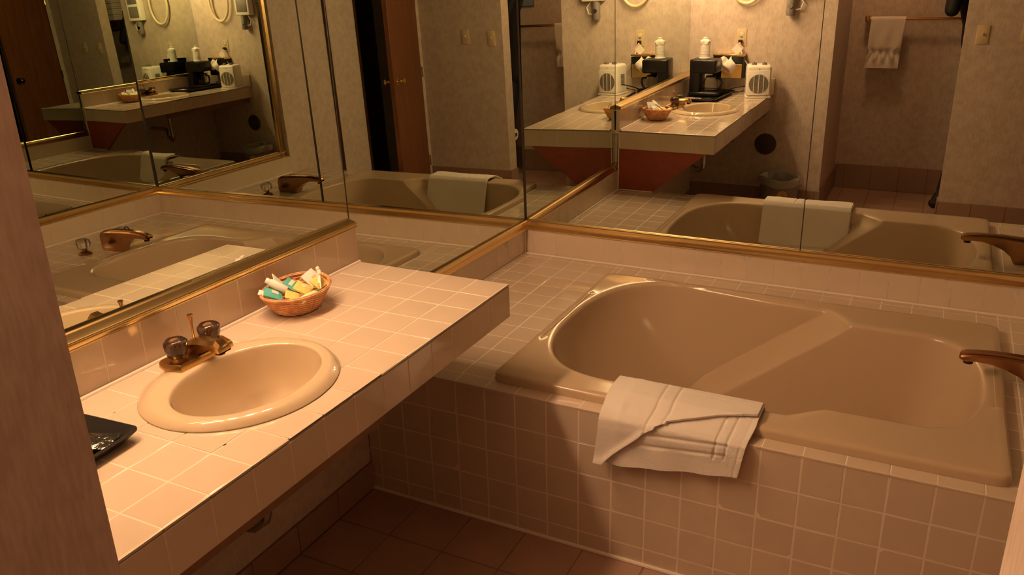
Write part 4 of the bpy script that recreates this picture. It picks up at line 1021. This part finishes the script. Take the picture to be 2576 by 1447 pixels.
# head: skull, jaw, nose, ears, lips, brow
Hm = Matrix((side, look, Vector((0, 0, 1)))).transposed().to_4x4(); Hm.translation = hc_
def hp_(x, y, z): return tuple(Hm @ Vector((x, y, z)))
hs = MB(); hs.sphere((0, 0, 0.02), 1.0, 22, 16, (0.077, 0.098, 0.108)); body.add(hs.v, hs.f, Hm)
hs = MB(); hs.sphere((0, 0.028, -0.062), 1.0, 18, 12, (0.056, 0.066, 0.062)); body.add(hs.v, hs.f, Hm)
capsule(body, hp_(0, 0.092, 0.008), hp_(0, 0.118, -0.030), 0.008, 0.013)
capsule(body, hp_(-0.020, 0.092, -0.068), hp_(0.020, 0.092, -0.068), 0.008, 0.008)
capsule(body, hp_(-0.032, 0.086, 0.022), hp_(0.032, 0.086, 0.022), 0.012, 0.012)
for s_ in (-1, 1):
    capsule(body, hp_(s_ * 0.078, -0.008, 0.020), hp_(s_ * 0.077, -0.002, -0.022), 0.014, 0.009)
capsule(body, neck + Vector((0, 0, 0.07)), neck + Vector((0, 0, -0.04)), 0.056, 0.062)
# trunk
def slab(mb, rows):
    rings = []
    for c, w, d in rows:
        rings.append([tuple(Vector(c) + side * (w * math.copysign(abs(cos(a)) ** 0.8, cos(a))) + look * (d * math.copysign(abs(sin(a)) ** 0.8, sin(a)))) for a in [2 * pi * j / 28 for j in range(28)]])
    mb.loft(rings)
mid = (chest + pelv) / 2
slab(body, [(neck + Vector((0, 0, -0.02)), 0.06, 0.055), (neck + Vector((0, 0, -0.065)), 0.165, 0.080), (chest, 0.205, 0.120), (mid + Vector((0, 0, 0.05)), 0.185, 0.125), (mid + Vector((0, 0, -0.08)), 0.175, 0.122), (pelv + Vector((0, 0, 0.02)), 0.180, 0.125), (pelv + Vector((0, 0, -0.07)), 0.175, 0.120), (pelv + Vector((0, 0, -0.12)), 0.12, 0.09)])
shL = neck + Vector((0, 0, -0.10)) - side * 0.190; shR = neck + Vector((0, 0, -0.10)) + side * 0.190
elL = Vector((1.650, -3.520, 1.412)); elR = shR + Vector((0, 0, -0.265)) + look * 0.10 + side * 0.08
haL = Vector(cmx @ Vector((-0.058, 0.020, -0.062))); haR = Vector(cmx @ Vector((0.075, 0.030, -0.012)))
for sh_, el, ha in ((shL, elL, haL), (shR, elR, haR)):
    capsule(body, sh_, el, 0.062, 0.050); capsule(body, el, ha + (el - ha).normalized() * 0.085, 0.049, 0.036)
    capsule(body, ha + (el - ha).normalized() * 0.09, ha + (el - ha).normalized() * 0.04, 0.028, 0.027)
# hands: palm, four curled fingers and a thumb round the camera
CX, CB, CU = r_, -f_, u_
def hand_fig(base, outd, upd, curl, wristv):
    palm_c = base
    capsule(body, palm_c + wristv * 0.045, palm_c, 0.028, 0.026)
    for k, L_ in enumerate((0.070, 0.078, 0.074, 0.060)):
        st_ = palm_c + upd * (0.030 - 0.019 * k) - wristv * 0.008
        j1 = st_ + outd * (L_ * 0.45); j2 = j1 + (outd * 0.4 + curl).normalized() * (L_ * 0.34); j3 = j2 + curl * (L_ * 0.28)
        capsule(body, st_, j1, 0.0105, 0.0095); capsule(body, j1, j2, 0.0095, 0.0088); capsule(body, j2, j3, 0.0088, 0.0078)
    t0 = palm_c + wristv * 0.030 + upd * 0.026; t1 = t0 + (upd * 0.6 - curl * 0.5).normalized() * 0.034; t2 = t1 + (upd * 0.3 - curl * 0.8).normalized() * 0.028
    capsule(body, t0, t1, 0.013, 0.011); capsule(body, t1, t2, 0.011, 0.009)
wL = (elL - haL).normalized(); wR = (elR - haR).normalized()
hand_fig(haL, CX, f_, (CU * 0.6 + CX * 0.4).normalized(), wL)
hand_fig(haR, f_, CU, (-CX * 0.7 + f_ * 0.3).normalized(), wR)
# legs and feet
hipL = pelv + Vector((0, 0, -0.06)) - side * 0.090; hipR = pelv + Vector((0, 0, -0.06)) + side * 0.090
anL = Vector((1.772, -3.540, 0.095)); anR = Vector((2.06, -3.56, 0.095))
for hip, an_, ft in ((hipL, anL, Vector((1.716, -3.440, 0.036))), (hipR, anR, Vector((2.00, -3.42, 0.034)))):
    kn_ = (hip + an_) / 2 + look * 0.035 + Vector((0.03, 0, 0))
    capsule(body, hip, kn_, 0.088, 0.062); capsule(body, kn_, an_ + Vector((0, 0, 0.03)), 0.060, 0.048)
    hl = an_ + Vector((0, 0, -0.055)) - look * 0.03
    capsule(body, hl, ft, 0.040, 0.034); capsule(body, an_, an_ + (ft - an_) * 0.6, 0.046, 0.040)
    capsule(body, hl + side * 0.012, ft + side * 0.018, 0.037, 0.030)
def person_mat():
    m = bpy.data.materials.new('person_clothes'); nt, N, L, b = nodes_of(m)
    tc = N.new('ShaderNodeTexCoord'); sx = N.new('ShaderNodeSeparateXYZ'); L.new(tc.outputs['Object'], sx.inputs[0])
    cr = N.new('ShaderNodeValToRGB'); cr.color_ramp.interpolation = 'CONSTANT'
    dv_ = N.new('ShaderNodeMath'); dv_.operation = 'DIVIDE'; dv_.inputs[1].default_value = 2.0; L.new(sx.outputs['Z'], dv_.inputs[0]); L.new(dv_.outputs[0], cr.inputs[0])
    E_ = cr.color_ramp.elements; E_[0].position = 0; E_[0].color = (0.012, 0.010, 0.009, 1)
    E_[1].position = 0.052; E_[1].color = (0.022, 0.026, 0.038, 1)
    k = E_.new(0.455); k.color = (0.014, 0.013, 0.013, 1)
    k = E_.new((neck.z - 0.005) / 2); k.color = (0.55, 0.28, 0.19, 1)
    out = cr.outputs[0]
    for hnd in (haL, haR):
        gm = N.new('ShaderNodeVectorMath'); gm.operation = 'DISTANCE'; L.new(tc.outputs['Object'], gm.inputs[0]); gm.inputs[1].default_value = tuple(hnd - Vector((1.90, -3.55, 0)))
        lt = N.new('ShaderNodeMath'); lt.operation = 'LESS_THAN'; lt.inputs[1].default_value = 0.092; L.new(gm.outputs['Value'], lt.inputs[0])
        mx = N.new('ShaderNodeMix'); mx.data_type = 'RGBA'; L.new(lt.outputs[0], mx.inputs['Factor']); L.new(out, mx.inputs['A']); mx.inputs['B'].default_value = (0.55, 0.28, 0.19, 1); out = mx.outputs['Result']
    L.new(out, b.inputs['Base Color']); b.inputs['Roughness'].default_value = 0.65
    return m
bo = obj('body', body, person_mat(), ps, smooth=True)
rm = bo.modifiers.new('skin', 'REMESH'); rm.mode = 'VOXEL'; rm.voxel_size = 0.0075; rm.use_smooth_shade = True
smo = bo.modifiers.new('soft', 'SMOOTH'); smo.factor = 0.5; smo.iterations = 3
hr = MB(); hs = MB(); hs.sphere((0, -0.014, 0.034), 1.0, 26, 18, (0.086, 0.100, 0.112))
keep = [f for f in hs.f if sum(hs.v[i][2] - 0.9 * hs.v[i][1] for i in f) / len(f) > -0.008]
hr.add(hs.v, keep, Hm)
ho = obj('hair', hr, HAIR, ps); so_ = ho.modifiers.new('thick', 'SOLIDIFY'); so_.thickness = 0.012; so_.offset = -1
for s_ in (-1, 1):
    ey = MB(); ey.sphere(hp_(s_ * 0.031, 0.089, 0.006), 0.0115, 14, 10)
    eo = obj('eye', ey, WHITEP, ps); pu = MB(); pu.sphere(hp_(s_ * 0.031, 0.0975, 0.006), 0.0052, 10, 8); obj('pupil', pu, BLACKP, eo)
